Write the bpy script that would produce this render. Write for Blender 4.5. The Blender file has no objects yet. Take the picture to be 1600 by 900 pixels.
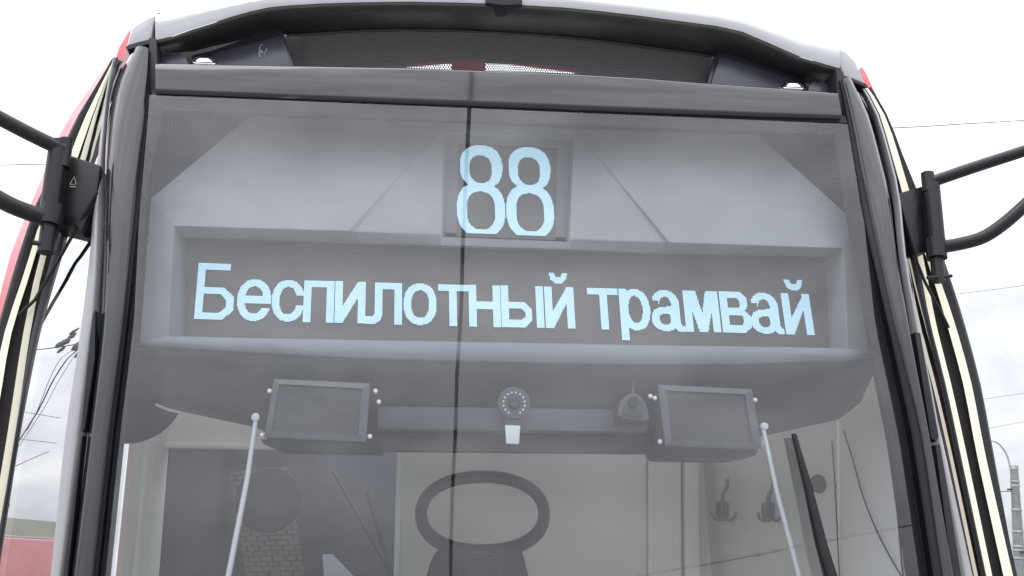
import bpy, bmesh, math, random
from mathutils import Vector, Matrix
random.seed(7)
R = math.radians
scene = bpy.context.scene
C = scene.collection
PI = math.pi

# ------------------------------------------------------------------ camera
PITCH, YAW, ROLL, FOC = 16.486, -8.40, -1.50, 1500.0
CAM = Vector((-0.307, -1.85, 1.95))
def cam_basis():
    th, ps, ro = R(PITCH), R(YAW), R(ROLL)
    f = Vector((-math.sin(ps)*math.cos(th), math.cos(ps)*math.cos(th), math.sin(th)))
    r0 = Vector((math.cos(ps), math.sin(ps), 0)); u0 = r0.cross(f)
    return r0*math.cos(ro)+u0*math.sin(ro), -r0*math.sin(ro)+u0*math.cos(ro), f
CR, CU, CF = cam_basis()
cd = bpy.data.cameras.new('camera'); cam = bpy.data.objects.new('camera', cd); C.objects.link(cam)
M = Matrix.Identity(4)
for i in range(3):
    M[i][0], M[i][1], M[i][2], M[i][3] = CR[i], CU[i], -CF[i], CAM[i]
cam.matrix_world = M
cd.sensor_width = 36; cd.lens = 36*FOC/1600; cd.clip_start = 0.05; cd.clip_end = 3000
cd.dof.use_dof = True; cd.dof.focus_distance = 2.05; cd.dof.aperture_fstop = 22.0
scene.camera = cam

# ------------------------------------------------------------------ world: overcast sky
w = bpy.data.worlds.new('World'); scene.world = w; w.use_nodes = True
nt = w.node_tree; nt.nodes.clear()
def N(t, tree=nt, **k):
    n = tree.nodes.new(t)
    for a, b in k.items(): setattr(n, a, b)
    return n
SUN_AZ, SUN_EL = R(205), R(66)       # veiled sun, behind the camera and to its left
sky = N('ShaderNodeTexSky', sky_type='NISHITA'); sky.sun_disc = False
sky.sun_elevation = SUN_EL; sky.sun_rotation = SUN_AZ; sky.air_density = 1.0; sky.dust_density = 3.0
tc = N('ShaderNodeTexCoord')
sep = N('ShaderNodeSeparateXYZ'); nt.links.new(tc.outputs['Generated'], sep.inputs[0])
def mth(op, a, b=None, c=None, tree=nt, clamp=False):
    n = tree.nodes.new('ShaderNodeMath'); n.operation = op; n.use_clamp = clamp
    for i, v in enumerate((a, b, c)):
        if v is None: continue
        if isinstance(v, (int, float)): n.inputs[i].default_value = v
        else: tree.links.new(v, n.inputs[i])
    return n.outputs[0]
zc = mth('MAXIMUM', sep.outputs[2], 0.0)
grad = mth('MULTIPLY_ADD', zc, 2.0, 1.0)                       # overcast luminance: zenith three times the horizon
sd = Vector((math.sin(SUN_AZ)*math.cos(SUN_EL), math.cos(SUN_AZ)*math.cos(SUN_EL), math.sin(SUN_EL)))
dp = N('ShaderNodeVectorMath', operation='DOT_PRODUCT'); nt.links.new(tc.outputs['Generated'], dp.inputs[0]); dp.inputs[1].default_value = sd
glow = mth('MULTIPLY_ADD', mth('POWER', mth('MAXIMUM', mth('MULTIPLY_ADD', dp.outputs['Value'], .5, .5), 0.0), 2.0), 0.90, 0.74)
mp = N('ShaderNodeMapping'); nt.links.new(tc.outputs['Generated'], mp.inputs[0]); mp.inputs['Scale'].default_value = (1, 1, 2.2)
mp.inputs['Location'].default_value = (3.1, .4, .2)
no = N('ShaderNodeTexNoise'); nt.links.new(mp.outputs[0], no.inputs['Vector'])
no.inputs['Scale'].default_value = 5.5; no.inputs['Detail'].default_value = 5; no.inputs['Roughness'].default_value = .58
cl = N('ShaderNodeMapRange'); nt.links.new(no.outputs['Fac'], cl.inputs[0])
cl.inputs[1].default_value = .34; cl.inputs[2].default_value = .66; cl.inputs[3].default_value = .79; cl.inputs[4].default_value = 1.22
SKY_L = 9.6
lum = mth('MULTIPLY', mth('MULTIPLY', mth('MULTIPLY', grad, glow), cl.outputs[0]), SKY_L)
cc = N('ShaderNodeMixRGB'); nt.links.new(no.outputs['Fac'], cc.inputs[0])
cc.inputs[1].default_value = (.87, .91, 1, 1); cc.inputs[2].default_value = (.97, .975, 1, 1)
vm = N('ShaderNodeVectorMath', operation='SCALE'); nt.links.new(cc.outputs[0], vm.inputs[0]); nt.links.new(lum, vm.inputs['Scale'])
va = N('ShaderNodeVectorMath', operation='MULTIPLY_ADD'); nt.links.new(sky.outputs[0], va.inputs[0])
va.inputs[1].default_value = (.06, .06, .06); nt.links.new(vm.outputs[0], va.inputs[2])
bgn = N('ShaderNodeBackground'); nt.links.new(va.outputs[0], bgn.inputs[0]); bgn.inputs[1].default_value = .1
wo = N('ShaderNodeOutputWorld'); nt.links.new(bgn.outputs[0], wo.inputs[0])

sl = bpy.data.lights.new('sun', 'SUN'); sl.energy = .8; sl.angle = R(25); sl.color = (1, .97, .93)
so = bpy.data.objects.new('sun', sl); C.objects.link(so); so.rotation_euler = sd.to_track_quat('Z', 'Y').to_euler()
scene.view_settings.view_transform = 'Standard'; scene.view_settings.look = 'None'
scene.view_settings.exposure = 0; scene.view_settings.gamma = 1
scene.render.engine = 'CYCLES'
scene.cycles.max_bounces = 10; scene.cycles.transparent_max_bounces = 16
scene.cycles.caustics_reflective = False; scene.cycles.caustics_refractive = False

# ------------------------------------------------------------------ materials
def mat(name, col, rough=.5, metal=0, spec=.5, coat=0, ior=1.5, var=0, vscale=8, bump=0, bscale=200, emit=None, estr=0):
    m = bpy.data.materials.new(name); m.use_nodes = True
    t = m.node_tree; b = t.nodes['Principled BSDF']
    b.inputs['Roughness'].default_value = rough; b.inputs['Metallic'].default_value = metal
    b.inputs['IOR'].default_value = ior; b.inputs['Coat Weight'].default_value = coat; b.inputs['Coat Roughness'].default_value = .03
    b.inputs['Specular IOR Level'].default_value = spec
    b.inputs['Base Color'].default_value = (*col, 1)
    tcn = t.nodes.new('ShaderNodeTexCoord')
    if var:
        n = t.nodes.new('ShaderNodeTexNoise'); n.inputs['Scale'].default_value = vscale; n.inputs['Detail'].default_value = 6
        t.links.new(tcn.outputs['Object'], n.inputs['Vector'])
        mr = t.nodes.new('ShaderNodeMapRange'); t.links.new(n.outputs['Fac'], mr.inputs[0])
        mr.inputs[1].default_value = .3; mr.inputs[2].default_value = .7; mr.inputs[3].default_value = 1-var; mr.inputs[4].default_value = 1+var
        v = t.nodes.new('ShaderNodeVectorMath'); v.operation = 'SCALE'; v.inputs[0].default_value = col
        t.links.new(mr.outputs[0], v.inputs['Scale']); t.links.new(v.outputs[0], b.inputs['Base Color'])
        r2 = t.nodes.new('ShaderNodeMapRange'); t.links.new(n.outputs['Fac'], r2.inputs[0])
        r2.inputs[3].default_value = max(0, rough-.08); r2.inputs[4].default_value = min(1, rough+.08); t.links.new(r2.outputs[0], b.inputs['Roughness'])
    if bump:
        n = t.nodes.new('ShaderNodeTexNoise'); n.inputs['Scale'].default_value = bscale; n.inputs['Detail'].default_value = 3
        t.links.new(tcn.outputs['Object'], n.inputs['Vector'])
        bu = t.nodes.new('ShaderNodeBump'); bu.inputs['Strength'].default_value = bump; bu.inputs['Distance'].default_value = .002
        t.links.new(n.outputs['Fac'], bu.inputs['Height']); t.links.new(bu.outputs[0], b.inputs['Normal'])
    if emit:
        b.inputs['Emission Color'].default_value = (*emit, 1); b.inputs['Emission Strength'].default_value = estr
    return m
def glass(name, r0, tint=(1, 1, 1), maxr=1.0, rough=0.0, dust=0.0, wavy=0.0):
    m = bpy.data.materials.new(name); m.use_nodes = True
    t = m.node_tree; t.nodes.clear()
    g = t.nodes.new('ShaderNodeNewGeometry'); d = t.nodes.new('ShaderNodeVectorMath'); d.operation = 'DOT_PRODUCT'
    t.links.new(g.outputs['Normal'], d.inputs[0]); t.links.new(g.outputs['Incoming'], d.inputs[1])
    c = mth('ABSOLUTE', d.outputs['Value'], tree=t)
    p = mth('POWER', mth('SUBTRACT', 1.0, c, tree=t), 5.0, tree=t)
    fac = mth('MULTIPLY_ADD', p, maxr-r0, r0, tree=t)
    gl = t.nodes.new('ShaderNodeBsdfGlossy'); gl.inputs['Roughness'].default_value = rough
    tr = t.nodes.new('ShaderNodeBsdfTransparent'); tr.inputs[0].default_value = (*tint, 1)
    mx = t.nodes.new('ShaderNodeMixShader'); t.links.new(fac, mx.inputs[0]); t.links.new(tr.outputs[0], mx.inputs[1]); t.links.new(gl.outputs[0], mx.inputs[2])
    last = mx
    tcn = t.nodes.new('ShaderNodeTexCoord')
    if wavy:
        n = t.nodes.new('ShaderNodeTexNoise'); n.inputs['Scale'].default_value = 2.2; n.inputs['Detail'].default_value = 1
        t.links.new(tcn.outputs['Object'], n.inputs['Vector'])
        bu = t.nodes.new('ShaderNodeBump'); bu.inputs['Strength'].default_value = 1; bu.inputs['Distance'].default_value = wavy
        t.links.new(n.outputs['Fac'], bu.inputs['Height']); t.links.new(bu.outputs[0], gl.inputs['Normal'])
    if dust:
        n = t.nodes.new('ShaderNodeTexNoise'); n.inputs['Scale'].default_value = 3.5; n.inputs['Detail'].default_value = 8; n.inputs['Roughness'].default_value = .65
        mpn = t.nodes.new('ShaderNodeMapping'); mpn.inputs['Scale'].default_value = (1.6, 1, .55); mpn.inputs['Rotation'].default_value = (0, .5, 0)
        t.links.new(tcn.outputs['Object'], mpn.inputs[0]); t.links.new(mpn.outputs[0], n.inputs['Vector'])
        mr = t.nodes.new('ShaderNodeMapRange'); t.links.new(n.outputs['Fac'], mr.inputs[0])
        mr.inputs[1].default_value = .42; mr.inputs[2].default_value = .78; mr.inputs[3].default_value = dust*.15; mr.inputs[4].default_value = dust
        df = t.nodes.new('ShaderNodeBsdfDiffuse'); df.inputs[0].default_value = (.6, .6, .6, 1)
        m2 = t.nodes.new('ShaderNodeMixShader'); t.links.new(mr.outputs[0], m2.inputs[0]); t.links.new(mx.outputs[0], m2.inputs[1]); t.links.new(df.outputs[0], m2.inputs[2])
        last = m2
    o = t.nodes.new('ShaderNodeOutputMaterial'); t.links.new(last.outputs[0], o.inputs[0])
    return m
MT = {
 'glass': glass('windshield_glass', .076, (.95, .97, .98), dust=.03, wavy=.0006),
 'clear': glass('side_clear_glass', .08, (.92, .95, .95)),
 'mirror_glass': glass('reflective_side_glass', .60, (.25, .27, .28)),
 'frit': mat('black_ceramic_edge', (.012, .012, .016), .8, spec=.1),
 'gloss_black': mat('gloss_black_paint', (.016, .016, .020), .05, spec=.5, ior=1.5),
 'matte_black': mat('matte_black_rubber', (.012, .012, .014), .6, spec=.3, var=.2, vscale=30),
 'visor': mat('charcoal_visor_plastic', (.055, .055, .053), .42, spec=.4, var=.25, vscale=9),
 'flap': mat('blue_black_flap', (.040, .042, .054), .3, spec=.5, var=.15, vscale=14),
 'tube': mat('black_powder_coat_tube', (.007, .007, .009), .4, spec=.28, var=.2, vscale=40),
 'pillar': mat('dark_pearl_pillar_paint', (.020, .020, .024), .12, spec=.5, ior=1.56),
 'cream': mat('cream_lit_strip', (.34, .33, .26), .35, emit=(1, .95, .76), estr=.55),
 'cream_dim': mat('cream_dim_lit_strip', (.34, .33, .26), .3, spec=.5, emit=(1, .94, .74), estr=.22),  # same cream as the lit strip, with a dimmer glow set in
 'red': mat('red_body_paint', (.52, .035, .05), .15, coat=1),
 'pink': mat('veiled_red_body_paint', (.75, .36, .37), .35, var=.08),  # red paint paled to carry the veil of its reflection
 'white': mat('silver_white_roof_paint', (.22, .22, .23), .16, coat=1, ior=1.6, var=.03),
 'silver': mat('silver_frame_paint', (.26, .26, .27), .22, coat=.6),
 'chrome': mat('chrome', (.85, .85, .86), .08, metal=1),
 'housing': mat('light_grey_display_plastic', (.175, .182, .194), .6, spec=.3, var=.05, vscale=3),
 'housing_lip': mat('grey_display_lip_plastic', (.130, .140, .156), .6, spec=.3, var=.05, vscale=3),
 'hood': mat('dark_grey_hood_plastic', (.036, .039, .047), .5, spec=.35, var=.14, vscale=7),
 'hood2': mat('dark_grey_screen_back', (.018, .019, .023), .5, spec=.35, var=.2, vscale=12),
 'frame': mat('mid_grey_frame', (.045, .048, .054), .5, spec=.3, var=.1, vscale=12),
 'frame2': mat('light_monitor_frame', (.055, .059, .066), .5, spec=.3, var=.1, vscale=12),
 'screw': mat('bright_screw_head', (.5, .5, .49), .3, metal=.3, emit=(1, 1, 1), estr=.0),
 'rod': mat('white_rod_plastic', (.30, .315, .34), .4),
 'wall': mat('light_grey_cab_lining', (.70, .71, .67), .5, var=.06, vscale=2.5),
 'wall2': mat('pale_cab_panel', (.76, .77, .75), .45, var=.05, vscale=2.5),
 'dark': mat('dark_cab_interior', (.015, .016, .02), .6, var=.2, vscale=3),
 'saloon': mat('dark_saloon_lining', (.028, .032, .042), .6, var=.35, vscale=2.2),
 'seat': mat('black_seat_leatherette', (.014, .015, .022), .5, var=.15, vscale=20),
 'seatlogo': mat('grey_embroidered_emblem', (.13, .135, .15), .6),
 'brick': mat('pale_sand_brick', (.085, .08, .07), .8, var=.2, vscale=30),
 'mortar': mat('dark_mortar', (.03, .03, .03), .9),
 'paper': mat('pale_paper', (.35, .38, .42), .7),
 'led_off': None, 'led_on': None,
 'bounce_ground': mat('pale_bounce_paving', (.26, .255, .25), .85, var=.3, vscale=2, bump=.5, bscale=60),  # ground made pale to bounce light into the cab
 'steel': mat('steel_rail', (.35, .34, .33), .3, metal=1, var=.15),
 'concrete': mat('weathered_concrete', (.15, .155, .15), .85, var=.15, vscale=6, bump=.5, bscale=30),
 'galv': mat('galvanised_steel', (.30, .31, .31), .4, metal=.6, var=.15),
 'wire': mat('black_wire', (.02, .02, .02), .5),
 'ceramic': mat('pale_insulator', (.45, .42, .35), .4),
 'beige': mat('beige_building_wall', (.52, .50, .43), .85, var=.12, vscale=.5),
 'beige2': mat('grey_roof_unit', (.22, .22, .22), .8),
 'salmon': mat('salmon_building_wall', (.45, .26, .19), .85, var=.12, vscale=.8),
 'leaf': mat('tree_foliage', (.05, .075, .035), .8, var=.3, vscale=2),
 'bark': mat('tree_bark', (.08, .06, .045), .9, var=.3),
 'pane': mat('dark_window_pane', (.03, .035, .04), .1, coat=.5),
 'print': mat('white_moulded_print', (.45, .45, .45), .5),
 'skin': mat('skin', (.45, .26, .2), .5), 'jacket': mat('grey_jacket', (.30, .31, .33), .8, var=.1), 'cap': mat('white_cap', (.7, .7, .7), .8),
 'wiper': mat('greenish_grey_wiper', (.085, .09, .085), .5),
 'redscarf': mat('red_scarf', (.5, .06, .06), .8), 'trouser': mat('dark_trousers', (.03, .03, .04), .8),
}
def led_off():
    m = bpy.data.materials.new('unlit_led_matrix'); m.use_nodes = True
    t = m.node_tree; b = t.nodes['Principled BSDF']; b.inputs['Roughness'].default_value = .6
    tcn = t.nodes.new('ShaderNodeTexCoord'); s = t.nodes.new('ShaderNodeSeparateXYZ'); t.links.new(tcn.outputs['Object'], s.inputs[0])
    K = 2*PI/LEDP
    a = mth('SINE', mth('MULTIPLY', s.outputs[0], K, tree=t), tree=t); c = mth('SINE', mth('MULTIPLY', s.outputs[2], K, tree=t), tree=t)
    p = mth('MULTIPLY_ADD', mth('ADD', a, c, tree=t), .10, 1.0, tree=t)
    v = t.nodes.new('ShaderNodeVectorMath'); v.operation = 'SCALE'; v.inputs[0].default_value = (.066, .060, .058)
    t.links.new(p, v.inputs['Scale']); t.links.new(v.outputs[0], b.inputs['Base Color'])
    return m
LEDP = .00232
MT['led_off'] = led_off()
MT['led_on'] = mat('lit_pale_blue_led', (.3, .4, .45), .4, emit=(.47, .80, 1.0), estr=.82)

# ------------------------------------------------------------------ geometry helpers
T4 = math.tan(R(4))
def ray(px, py): return CF + CR*((px-800)/FOC) - CU*((py-450)/FOC)
def at(px, py, Y):                        # point of the picture ray at world depth Y
    d = ray(px, py); return CAM + d*((Y-CAM.y)/d.y)
def W(px, py, off=0.0):                   # same, on a plane parallel to the raked front, off metres behind the glass
    d = ray(px, py); t = (off-CAM.y)/(d.y-d.z*T4); return CAM + d*t
def Zw(z): return (z-CAM.z)*T4
def link(name, me, m=None, parent=None, smooth=False):
    o = bpy.data.objects.new(name, me); C.objects.link(o)
    if m is not None: me.materials.append(MT[m] if isinstance(m, str) else m)
    if parent: o.parent = parent
    if smooth:
        for p in me.polygons: p.use_smooth = True
    return o
def fromdata(name, vs, fs, m, parent=None, smooth=False):
    me = bpy.data.meshes.new(name); me.from_pydata([tuple(v) for v in vs], [], fs); me.validate(); me.update()
    return link(name, me, m, parent, smooth)
def finish(bm, name, m, parent=None, smooth=False, bevel=0, seg=2):
    bmesh.ops.remove_doubles(bm, verts=bm.verts, dist=1e-6)
    bmesh.ops.recalc_face_normals(bm, faces=bm.faces)
    if bevel:
        bmesh.ops.bevel(bm, geom=[e for e in bm.edges if len(e.link_faces) == 2 and e.calc_face_angle(0) > .4], offset=bevel, segments=seg, affect='EDGES', profile=.6)
    me = bpy.data.meshes.new(name); bm.to_mesh(me); bm.free()
    o = link(name, me, m, parent)
    if smooth or bevel:
        for p in me.polygons: p.use_smooth = True
        me.set_sharp_from_angle(angle=R(38))
    return o
def add_prism(bm, pts, vec):              # extrude polygon pts (list of Vector) by vec
    a = [bm.verts.new(p) for p in pts]; b = [bm.verts.new(Vector(p)+Vector(vec)) for p in pts]
    bm.faces.new(a); bm.faces.new(b[::-1]); n = len(a)
    for i in range(n): bm.faces.new((a[i], b[i], b[(i+1) % n], a[(i+1) % n]))
def prism(name, pts, vec, m, parent=None, bevel=0, seg=2):
    bm = bmesh.new(); add_prism(bm, pts, vec); return finish(bm, name, m, parent, bevel=bevel, seg=seg)
def add_box(bm, lo, hi):
    x0, y0, z0 = lo; x1, y1, z1 = hi
    add_prism(bm, [Vector((x0, y0, z0)), Vector((x1, y0, z0)), Vector((x1, y0, z1)), Vector((x0, y0, z1))], (0, y1-y0, 0))
def box(name, lo, hi, m, parent=None, bevel=0):
    bm = bmesh.new(); add_box(bm, lo, hi); return finish(bm, name, m, parent, bevel=bevel)
def add_tube(bm, pts, r, n=14, caps=True):
    pts = [Vector(p) for p in pts]; rs = r if isinstance(r, (list, tuple)) else [r]*len(pts)
    up = None; prev = None
    for i, p in enumerate(pts):
        d = (pts[min(i+1, len(pts)-1)]-pts[max(i-1, 0)]).normalized()
        if up is None: up = d.orthogonal().normalized()
        up = (up - d*up.dot(d)).normalized(); sd_ = d.cross(up)
        ring = [bm.verts.new(p+(up*math.cos(2*PI*k/n)+sd_*math.sin(2*PI*k/n))*rs[i]) for k in range(n)]
        if prev:
            for k in range(n): bm.faces.new((prev[k], prev[(k+1) % n], ring[(k+1) % n], ring[k]))
        elif caps: bm.faces.new(ring[::-1])
        prev = ring
    if caps: bm.faces.new(prev)
def tube(name, pts, r, m, parent=None, n=14):
    bm = bmesh.new(); add_tube(bm, pts, r, n); return finish(bm, name, m, parent, smooth=True)
def curve_pts(pts, k=6):                  # Catmull-Rom
    pts = [Vector(p) for p in pts]; out = []
    for i in range(len(pts)-1):
        p0, p1, p2, p3 = pts[max(i-1, 0)], pts[i], pts[i+1], pts[min(i+2, len(pts)-1)]
        for j in range(k):
            t = j/k
            out.append(.5*((2*p1)+(p2-p0)*t+(2*p0-5*p1+4*p2-p3)*t*t+(3*p1-p0-3*p2+p3)*t**3))
    out.append(pts[-1]); return out
def add_disc(bm, c, ax, r, h, n=24, r2=None):    # short cylinder / frustum centred at c along ax
    add_tube(bm, [Vector(c), Vector(c)+Vector(ax).normalized()*h], [r, r if r2 is None else r2], n)
def disc(name, c, ax, r, h, m, parent=None, n=24, r2=None, bevel=0):
    bm = bmesh.new(); add_disc(bm, c, ax, r, h, n, r2); return finish(bm, name, m, parent, bevel=bevel, smooth=True)
def loft(name, rails, m, parent=None, smooth=True, thick=0):
    n = len(rails[0]); vs = [p for r in rails for p in r]; fs = []
    for a in range(len(rails)-1):
        for i in range(n-1): fs.append((a*n+i, a*n+i+1, (a+1)*n+i+1, (a+1)*n+i))
    o = fromdata(name, vs, fs, m, parent, smooth)
    if thick:
        s = o.modifiers.new('thickness', 'SOLIDIFY'); s.thickness = thick; s.offset = 0
    return o
def empty(name, loc=(0, 0, 0), **props):
    o = bpy.data.objects.new(name, None); C.objects.link(o); o.location = loc; o.empty_display_size = .1
    for k, v in props.items(): o[k] = v
    return o
def tag(o, label=None, category=None, group=None, kind=None):
    for k, v in (('label', label), ('category', category), ('group', group), ('kind', kind)):
        if v: o[k] = v
    return o
NB = Vector((0, 1, 0))

def ifn(tab, y):
    if y <= tab[0][0]: a, b = tab[0], tab[1]
    elif y >= tab[-1][0]: a, b = tab[-2], tab[-1]
    else:
        for a, b in zip(tab, tab[1:]):
            if a[0] <= y <= b[0]: break
    return a[1]+(b[1]-a[1])*(y-a[0])/(b[0]-a[0])
def sm(tab, y, h=20):                     # smoothed reading of a table
    return (ifn(tab, y-2*h)+ifn(tab, y-h)*2+ifn(tab, y)*3+ifn(tab, y+h)*2+ifn(tab, y+2*h))/9
def rail(tab, offs, ys, dx=0, doff=0):
    out = []
    for y in ys:
        px = sm(tab, y)+dx; P = W(px, y, .05)
        for _ in range(4): P = W(px, y, ifn(offs, P.z-CAM.z)+doff)
        out.append(P)
    return out

# ================================================================== GROUND
g = fromdata('ground', [(-1500, -1500, 0), (1500, -1500, 0), (1500, 1500, 0), (-1500, 1500, 0)], [(0, 1, 2, 3)], 'bounce_ground'); tag(g, kind='structure')
for s in (-1, 1):
    r_ = box('tram_rail', (s*.762-.035, -60, .004), (s*.762+.035, 60, .03), 'steel'); tag(r_, kind='structure')

# ================================================================== TRAM
tram = empty('tram', (0, 0, 0), label='black fronted tram with lit route 88 display behind its windshield', category='tram')
YS = [60, 80, 100, 125, 150, 180, 210, 245, 280, 320, 360, 400, 440, 480, 520, 560, 600, 640, 680, 720, 760, 800, 850, 900, 960, 1040, 1130]
def ys(a, b): return [a]+[y for y in YS if a < y < b]+[b]
OFF = {
 'G': [(-.3, -.025), (.5, -.025), (.8, .005), (1.1, .012)],
 'PO': [(-.3, -.03), (.75, -.03), (.95, .01), (1.1, .045)],
 'WI': [(-.3, .01), (.5, .02), (.9, .03), (1.1, .05)],
 'WO': [(-.3, .085), (.5, .085), (.7, .08), (1.1, .07)],
 'C1': [(-.3, .088), (.5, .088), (.7, .082), (1.1, .07)],
 'C2': [(-.3, .09), (.5, .09), (.8, .085), (1.1, .07)],
 'B': [(-.3, .11), (.5, .10), (.8, .08), (1.1, .08)],
 'RD': [(-.3, .22), (1.1, .20)],
}
LT = {
 'Gi': [(75, 233), (150, 233), (300, 220), (525, 196), (675, 177), (900, 153), (1130, 128)],
 'Pi': [(75, 232), (150, 228), (300, 214), (525, 190), (675, 171), (900, 146), (1130, 120)],
 'Po': [(68, 207), (100, 178), (150, 168), (250, 160), (400, 156), (525, 149), (675, 131), (900, 103), (1130, 70)],
 'WI': [(100, 176), (150, 166), (250, 158), (310, 153), (400, 152), (450, 150), (525, 143), (675, 124), (900, 96), (1130, 64)],
 'SI': [(100, 176), (150, 164), (250, 152), (310, 146), (400, 141), (525, 125), (675, 102), (900, 79), (1130, 52)],
 'WO': [(115, 176), (180, 152), (245, 138), (310, 118), (400, 93), (525, 57), (675, 27), (900, -8), (1130, -40)],
 'WG': [(115, 175), (180, 151), (245, 137), (310, 112), (400, 80), (525, 48), (675, 24), (900, -12), (1130, -44)],
 'C1o': [(110, 173), (200, 145), (245, 139), (400, 70), (525, 46), (675, 25), (900, -14), (1130, -46)],
 'C1i': [(110, 172), (200, 137), (245, 126), (400, 59), (525, 33), (675, 10), (900, -28), (1130, -60)],
 'C2o': [(110, 172), (200, 136), (245, 124), (360, 64), (400, 56), (525, 15), (600, 4), (700, -14), (900, -50), (1130, -85)],
 'C2i': [(110, 169), (200, 124), (245, 110), (360, 56), (400, 47), (525, 4), (600, -9), (700, -28), (900, -66), (1130, -102)],
 'B': [(60, 200), (110, 166), (200, 108), (245, 96), (300, 62), (400, 28), (525, -8), (600, -25), (900, -90), (1130, -130)],
 'RD': [(60, 194), (110, 160), (200, 95), (245, 79), (300, 56), (400, 14), (450, 3), (525, -15), (900, -100), (1130, -140)],
}
RT = {
 'Gi': [(125, 1312), (190, 1325), (330, 1347), (500, 1386), (675, 1424), (900, 1458), (1130, 1496)],
 'Pi': [(125, 1317), (190, 1333), (330, 1358), (500, 1396), (675, 1437), (900, 1470), (1130, 1510)],
 'Po': [(118, 1330), (140, 1350), (165, 1366), (220, 1380), (300, 1402), (400, 1411), (500, 1428), (600, 1444), (700, 1461), (900, 1498), (1130, 1540)],
 'WI': [(118, 1331), (140, 1351), (165, 1367), (220, 1382), (300, 1404), (400, 1412), (500, 1430), (600, 1451), (700, 1469), (900, 1509), (1130, 1552)],
 'SI': [(118, 1332), (140, 1352), (165, 1368), (220, 1383), (300, 1405), (400, 1413), (500, 1432), (600, 1453), (700, 1472), (900, 1513), (1130, 1556)],
 'WO': [(118, 1334), (140, 1354), (165, 1371), (220, 1385), (300, 1408), (400, 1426), (500, 1448), (600, 1474), (700, 1495), (900, 1538), (1130, 1585)],
 'WG': [(118, 1335), (140, 1355), (165, 1371), (220, 1385), (300, 1409), (400, 1433), (500, 1451), (600, 1477), (700, 1498), (900, 1541), (1130, 1588)],
 'C1o': [(118, 1336), (165, 1372), (300, 1410), (400, 1434), (500, 1452), (600, 1478), (700, 1499), (900, 1541), (1130, 1589)],
 'C1i': [(118, 1337), (165, 1373), (300, 1411), (400, 1445), (500, 1462), (600, 1488), (700, 1510), (900, 1552), (1130, 1602)],
 'C2o': [(118, 1338), (165, 1372), (220, 1386), (300, 1410), (400, 1447), (500, 1478), (600, 1506), (700, 1524), (900, 1568), (1130, 1619)],
 'C2i': [(118, 1341), (165, 1379), (220, 1398), (300, 1421), (400, 1456), (500, 1491), (600, 1519), (700, 1537), (900, 1583), (1130, 1634)],
 'B': [(118, 1346), (165, 1378), (220, 1401), (300, 1435), (400, 1474), (500, 1506), (600, 1533), (700, 1551), (900, 1588), (1130, 1640)],
}
def side(Tb, sgn, top):
    yy = ys(top, 1130)
    G = rail(Tb['Gi'], OFF['G'], yy); Pi_ = rail(Tb['Pi'], OFF['G'], yy); Po = rail(Tb['Po'], OFF['PO'], yy)
    # dark seam between glass and pillar, recessed
    loft('pillar_seal', [G, [(a+b)/2+NB*.012 for a, b in zip(G, Pi_)], Pi_], 'matte_black', tram)
    # rounded pillar: front face curling round to the side
    rails = []
    loft('pillar_core', [[p+NB*.03 for p in G], [(a+b)/2+NB*.10 for a, b in zip(G, Po)], [p+NB*.07 for p in Po]], 'matte_black', tram)
    loft('pillar_core', [[p+NB*.02-Vector((sgn*.0, 0, 0)) for p in G], [p+NB*.12+Vector((sgn*.01, 0, 0)) for p in G]], 'matte_black', tram)
    K = 12
    for k in range(K+1):
        t = k/K
        rr = []
        for a, b in zip(Pi_, Po):
            p = a.lerp(b, t); p = p + NB*(-.009*math.sin(PI*t) - .004*min(1, t*12) + .034*t**3.2)
            rr.append(p)
        rails.append(rr)
    rails.append([p+NB*.07+Vector((-sgn*.004, 0, 0)) for p in Po])
    loft('windshield_pillar', rails, 'pillar', tram)
    y2 = ys(top+14, 1130)
    WI = rail(Tb['WI'], OFF['WI'], y2); SI = rail(Tb['SI'], OFF['WI'], y2, doff=.012); WO = rail(Tb['WO'], OFF['WO'], y2)
    loft('corner_window_frame', [[p+NB*.02 for p in rail(Tb['Po'], OFF['PO'], y2, doff=.05)], WI, [(a+b)/2-NB*.006 for a, b in zip(WI, SI)], SI], 'silver', tram)
    loft('corner_window', [SI, WO], 'mirror_glass', tram)
    bk = [[p+NB*.05 for p in SI], [p+NB*.05 for p in WO]]
    loft('corner_window_backing', bk, 'dark', tram)
    WG = rail(Tb['WG'], OFF['WO'], y2, doff=-.004); C1o = rail(Tb['C1o'], OFF['C1'], y2); C1i = rail(Tb['C1i'], OFF['C1'], y2)
    C2o = rail(Tb['C2o'], OFF['C2'], y2); C2i = rail(Tb['C2i'], OFF['C2'], y2); yb = y2
    B = rail(Tb['B'], OFF['B'], yb)
    loft('window_border', [WO, [(a+b)/2-NB*.004 for a, b in zip(WO, WG)], WG], 'frame', tram)
    loft('side_channel', [[p+NB*.02 for p in WG], [p+NB*.02 for p in C1o], [p+NB*.025 for p in C1i], [p+NB*.02 for p in C2o], [p+NB*.02 for p in C2i]], 'matte_black', tram)
    mid = lambda a, b, d: [(p+q)/2-NB*d for p, q in zip(a, b)]
    # the two pale light strips that follow the body contour
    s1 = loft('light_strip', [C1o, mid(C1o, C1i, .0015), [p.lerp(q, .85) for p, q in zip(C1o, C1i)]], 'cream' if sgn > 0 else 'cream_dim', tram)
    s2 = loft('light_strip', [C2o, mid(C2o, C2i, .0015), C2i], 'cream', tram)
    return C2i, B, yb
C2iL, BL, ybL = side(LT, -1, 76)
tube('pillar_bead', [p-NB*.006+Vector((.003, 0, 0)) for p in rail(RT['Pi'], OFF['G'], ys(130, 1130))], .0014, 'frame', tram, 8)
C2iR, BR, ybR = side(RT, 1, 124)
def mid(a, b, d): return [(p+q)/2-NB*d for p, q in zip(a, b)]
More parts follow.
